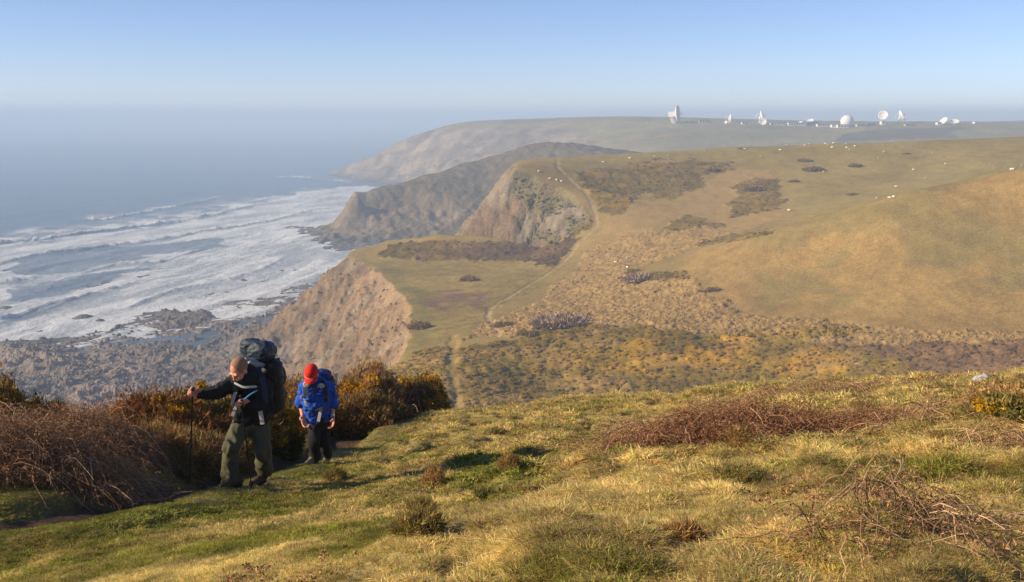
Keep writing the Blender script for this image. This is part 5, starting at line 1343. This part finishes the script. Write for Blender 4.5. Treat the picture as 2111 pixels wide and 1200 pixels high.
# ================================================================== FENCE
fn = empty('fence', hit(1850, 304), 'post and wire fence running down from the skyline across the hill field', 'fence'); fo = np.array(fn.location)
fl_px = [(1786,297),(1815,300),(1850,303),(1885,309),(1920,318),(1955,326),(1990,333),(2030,339),(2070,344),(2108,346),(2160,350)]
fq = np.array([hit(*p) for p in fl_px]); sg = np.concatenate([[0], np.cumsum(np.linalg.norm(np.diff(fq, axis=0), axis=1))])
npst = 44; tt = np.linspace(0, sg[-1], npst); pp = np.stack([np.interp(tt, sg, fq[:, i]) for i in range(3)], 1); pp[:, 2] = hill_h(pp[:, 0], pp[:, 1])[0]
m_post = mat_plain('weathered_wood', (.46, .40, .31), .9)
pm = MB().cap((0, 0, -.3), (0, 0, 1.3), .085, .075, n=8).build('post', m_post, fn)
for k_, p in enumerate(pp):
    o = pm if k_ == 0 else pm.copy()
    if k_: C.objects.link(o); o.parent = fn
    o.location = p - fo + np.array([0, 0, .05])
for hz in (.55, 1.15):
    wp = pp - fo; wp = wp + np.array([0, 0, hz]); MB().tube(wp, .012, 3).build('wire', m_steel, fn)

# ================================================================== SATELLITE STATION ON THE PLATEAU
m_white = mat_plain('white_paint', (.80, .77, .72), .5, var=.04); m_grey = mat_plain('dish_grey', (.62, .62, .62), .6, var=.06); m_conc = mat_plain('concrete', (.42, .38, .33), .9, var=.1); m_dark = mat_plain('dark_cladding', (.16, .15, .14), .8, var=.1); m_win = mat_plain('window_glass', (.05, .06, .08), .2)
def fh(px_, Y): x = (px_ - 1055.5) / FPX / 1.0125 * Y; return np.array([x, Y, float(far_h(np.array([x]), np.array([Y]))[0])])
def dish(px_, Y, D, bore, hc_, label, base=.35, housing=False, tripod=True, name='satellite_dish'):
    b = fh(px_, Y); r_ = empty(name, b, label, 'satellite dish', 'dishes of the listening station')
    u = unit(np.array(bore, float)); up = np.array([0, 0, 1.0]) if abs(u[2]) < .95 else np.array([0, 1.0, 0]); M = frame_from(u, up)
    c = np.array([0, 0, hc_]); rad = D / 2; dep = rad * .36
    nu = 36; rr_ = np.linspace(0, 1, 8); an = np.arange(nu) * 2 * math.pi / nu
    def bowl(off, k):
        pts = [c + M @ np.array([math.cos(a) * q * rad * k, dep * q * q + off, math.sin(a) * q * rad * k]) for q in rr_ for a in an]; return np.array(pts)
    i = np.arange(8 * nu).reshape(8, nu); A = i[:-1]; B = i[1:]
    F = np.stack([A, np.roll(A, -1, 1), np.roll(B, -1, 1), B], 2).reshape(-1, 4)
    V = np.concatenate([bowl(0, 1), bowl(-.12 * rad * .5, 1.0)]); rim = np.stack([i[-1], np.roll(i[-1], -1), np.roll(i[-1], -1) + 8 * nu, i[-1] + 8 * nu], 1)
    mesh_np('reflector', V, np.concatenate([F, F[:, ::-1] + 8 * nu, rim]), m_grey if housing else m_white, r_, True)
    fp = c + M @ np.array([0, dep + rad * .42, 0])
    s_ = MB()
    for a in (math.pi / 2, math.pi * 7 / 6, math.pi * 11 / 6):
        s_.cap(c + M @ np.array([math.cos(a) * rad * .7, dep * .5, math.sin(a) * rad * .7]), fp, rad * .018, n=5)
    s_.build('feed_strut', m_white, r_, smooth=False)['kind'] = 'stuff'
    MB().ell(fp, (rad * .13, rad * .05, rad * .13), M, nu=12, nv=8).build('subreflector', m_white, r_)
    if housing:
        MB().box((-rad * .32, -rad * .75, -rad * .3), (rad * .32, -rad * .0, rad * .3), M, c).build('equipment_cabin', m_white, r_, smooth=False)
        MB().cap((0, 0, -1), tuple(c - np.array([u[0] * rad * .45, u[1] * rad * .45, rad * .25])), rad * .36, rad * .24, cap=False, n=10).build('tower', m_conc, r_, smooth=False)
    else:
        t = c - u * rad * .18
        for q in ((-.3, -.2), (.3, -.2), (0, .35)): MB().cap((q[0] * rad, q[1] * rad, -1), tuple(t), rad * .07, rad * .05, n=6).build('leg', m_white, r_)
        MB().cap(tuple(t - np.array([0, 0, rad * .3])), tuple(t + u * rad * .1), rad * .16, rad * .13, n=10).build('mount', m_white, r_)
        if tripod:
            a_ = np.linspace(-.6, 1.9, 10); side = -np.sign(u[0]) if abs(u[0]) > .3 else 1
            MB().tube([tuple(t + np.array([side * rad * (.15 + .5 * math.cos(a)), 0, rad * (.1 + .55 * math.sin(a) - .2)])) for a in a_], rad * .05, 6).build('support_arc', m_white, r_)
    return r_
dish(1392, 2000, 31, (.93, -.34, .10), 16.5, 'largest dish of the station, side on, with a square cabin behind', housing=True)
dish(1504, 1985, 15, (.97, -.2, .12), 8.5, 'dark thin edge-on dish between the largest dish and the twin dishes')
dish(1497, 1960, 5.5, (-.5, -.8, .3), 3.2, 'tiny white dish at the foot of the dark edge-on dish', tripod=False)
dish(1568, 1975, 21, (.90, -.25, .30), 11.5, 'shaded dish tilted skyward behind a small round white dish')
dish(1574, 1930, 11.5, (-.25, -.93, .25), 5.6, 'small round white dish facing us before the tilted dish', tripod=False)
dish(1671, 1950, 12, (-.35, -.45, .82), 5.5, 'small white dish looking up, left of the white dome')
dish(1651, 1960, 7, (-.3, -.4, .85), 2.8, 'tiny white dish half hidden behind the long low building', tripod=False)
dish(1821, 1925, 16.5, (-.42, -.85, .32), 14, 'bright white dish tilted to the sea on a slim mount, right of the dome')
dish(1856, 1935, 21, (.86, -.15, .48), 11.5, 'pale dish standing edge-on beside the bright tilted dish')
dish(1947, 1860, 16, (-.75, -.25, .62), 4.2, 'low white dish lying open to the sea near the hill brow', tripod=False)
dish(1969, 1855, 15, (-.15, -.45, .88), 3.8, 'low white dish like a half dome at the far end of the station', tripod=False)
dish(2008, 1850, 5, (-.4, -.5, .7), 2.4, 'last tiny dish of the station past the low white pair', tripod=False)
b = fh(1747, 1900); rd = empty('radome', b, 'big white radome sphere in the middle of the station', 'radome')
V, Q, T = ellipsoid((0, 0, 8.2), (11.3, 11.3, 11.3), nu=36, nv=24); mesh_np('shell', V, [Q, T], m_white, rd, True)
MB().cap((0, 0, -2), (0, 0, .8), 9.5, 9.5, cap=False, n=24).build('plinth', m_conc, rd, smooth=False)
def block(px0, px1, Y, h, label, m_=None, wins=0, dz=0.0, dep=10, roof=True):
    a = fh(px0, Y); e = fh(px1, Y); c = (a + e) / 2; w = abs(e[0] - a[0]); z = min(a[2], e[2]) - c[2] + dz; h = h * 1.5
    r_ = empty('building', c, label, 'building')
    MB().box((-w / 2, 0, z - 4), (w / 2, dep, z + h)).build('wall', m_ or m_white, r_, smooth=False)
    if roof: MB().box((-w / 2 - .4, -.4, z + h), (w / 2 + .4, dep + .4, z + h + .5)).build('roof', m_dark, r_, smooth=False)
    for k in range(wins):
        x = -w / 2 + w * (k + .5) / wins; ww = w / wins * .3
        MB().box((x - ww, -.25, z + h * .35), (x + ww, -.05, z + h * .8)).build('window', m_win, r_, smooth=False)
block(1441, 1461, 1990, 4.2, 'small brown block hut between the largest and the thin dish', m_conc, 3)
block(1416, 1422, 1990, 2.0, 'tiny white hut right of the largest dish', m_white, 1)
block(1530, 1536, 1950, 2.2, 'tiny white hut left of the twin dishes', m_white, 1)
block(1590, 1618, 1930, 2.6, 'long low pale building right of the twin dishes', m_white, 5)
block(1626, 1662, 1925, 3.4, 'long low building left of the dome with a dark roof line', m_white, 7)
block(1664, 1688, 1935, 4.0, 'grey shed under the small dish looking up', m_dark, 4)
block(1686, 1716, 1905, 3.0, 'white flat building before the dome', m_white, 6)
block(1716, 1730, 1880, 3.4, 'small white block at the foot of the dome', m_white, 3)
block(1728, 1752, 1870, 3.6, 'white hut in front of the dome', m_white, 4)
block(1768, 1786, 1880, 3.0, 'pale low building right of the dome', m_conc, 4)
block(1788, 1806, 1890, 2.6, 'grey low building under the bright tilted dish', m_dark, 4)
block(1818, 1826, 1905, 4.0, 'small white plinth block below the bright tilted dish', m_white, 1)
block(1868, 1886, 1850, 1.8, 'pale reddish low wall building past the edge-on dish', m_conc, 3)
block(1934, 1942, 1850, 3.0, 'pale hut beside the low white dishes', m_white, 2)

# ================================================================== STONE, GULLS
q = fgp(2022, 792); stn = MB(); stn.ell((0, 0, .05), (.11, .10, .075)).ell((-.06, .01, .04), (.08, .07, .05)).ell((.045, -.01, .09), (.07, .07, .05))
so = fuse('stone', stn, mat_vcol('pale_stone', .9, .2, scale=25, var=.15, bump=.005), .012, None, 0, folds(.022, 14, 55), col=(.40, .41, .42)); so.location = q
tag(so, 'pale grey stone lying beside the small gorse on the turf brow', 'stone')
m_gull = mat_plain('gull_feather', (.22, .22, .24), .8)
for k_, (x_, y_, Yg, lb) in enumerate(((168, 264, 600, 'gull gliding low over the open sea, nearer the frame edge'), (240, 269, 640, 'second gull over the open sea, closer to the headland'))):
    p = np.array(P(x_, y_, Yg)); m_ = MB(); m_.cap((0, -.25, 0), (0, .25, 0), .07, .03)
    for s_ in (-1, 1): m_.cap((0, 0, 0), (s_ * .35, .02, .12), .05, .035); m_.cap((s_ * .35, .02, .12), (s_ * .75, -.08, .04), .035, .012)
    o = fuse('seabird', m_, m_gull, .025, None, 0); o.location = p; tag(o, lb, 'seabird', 'gulls over the sea')
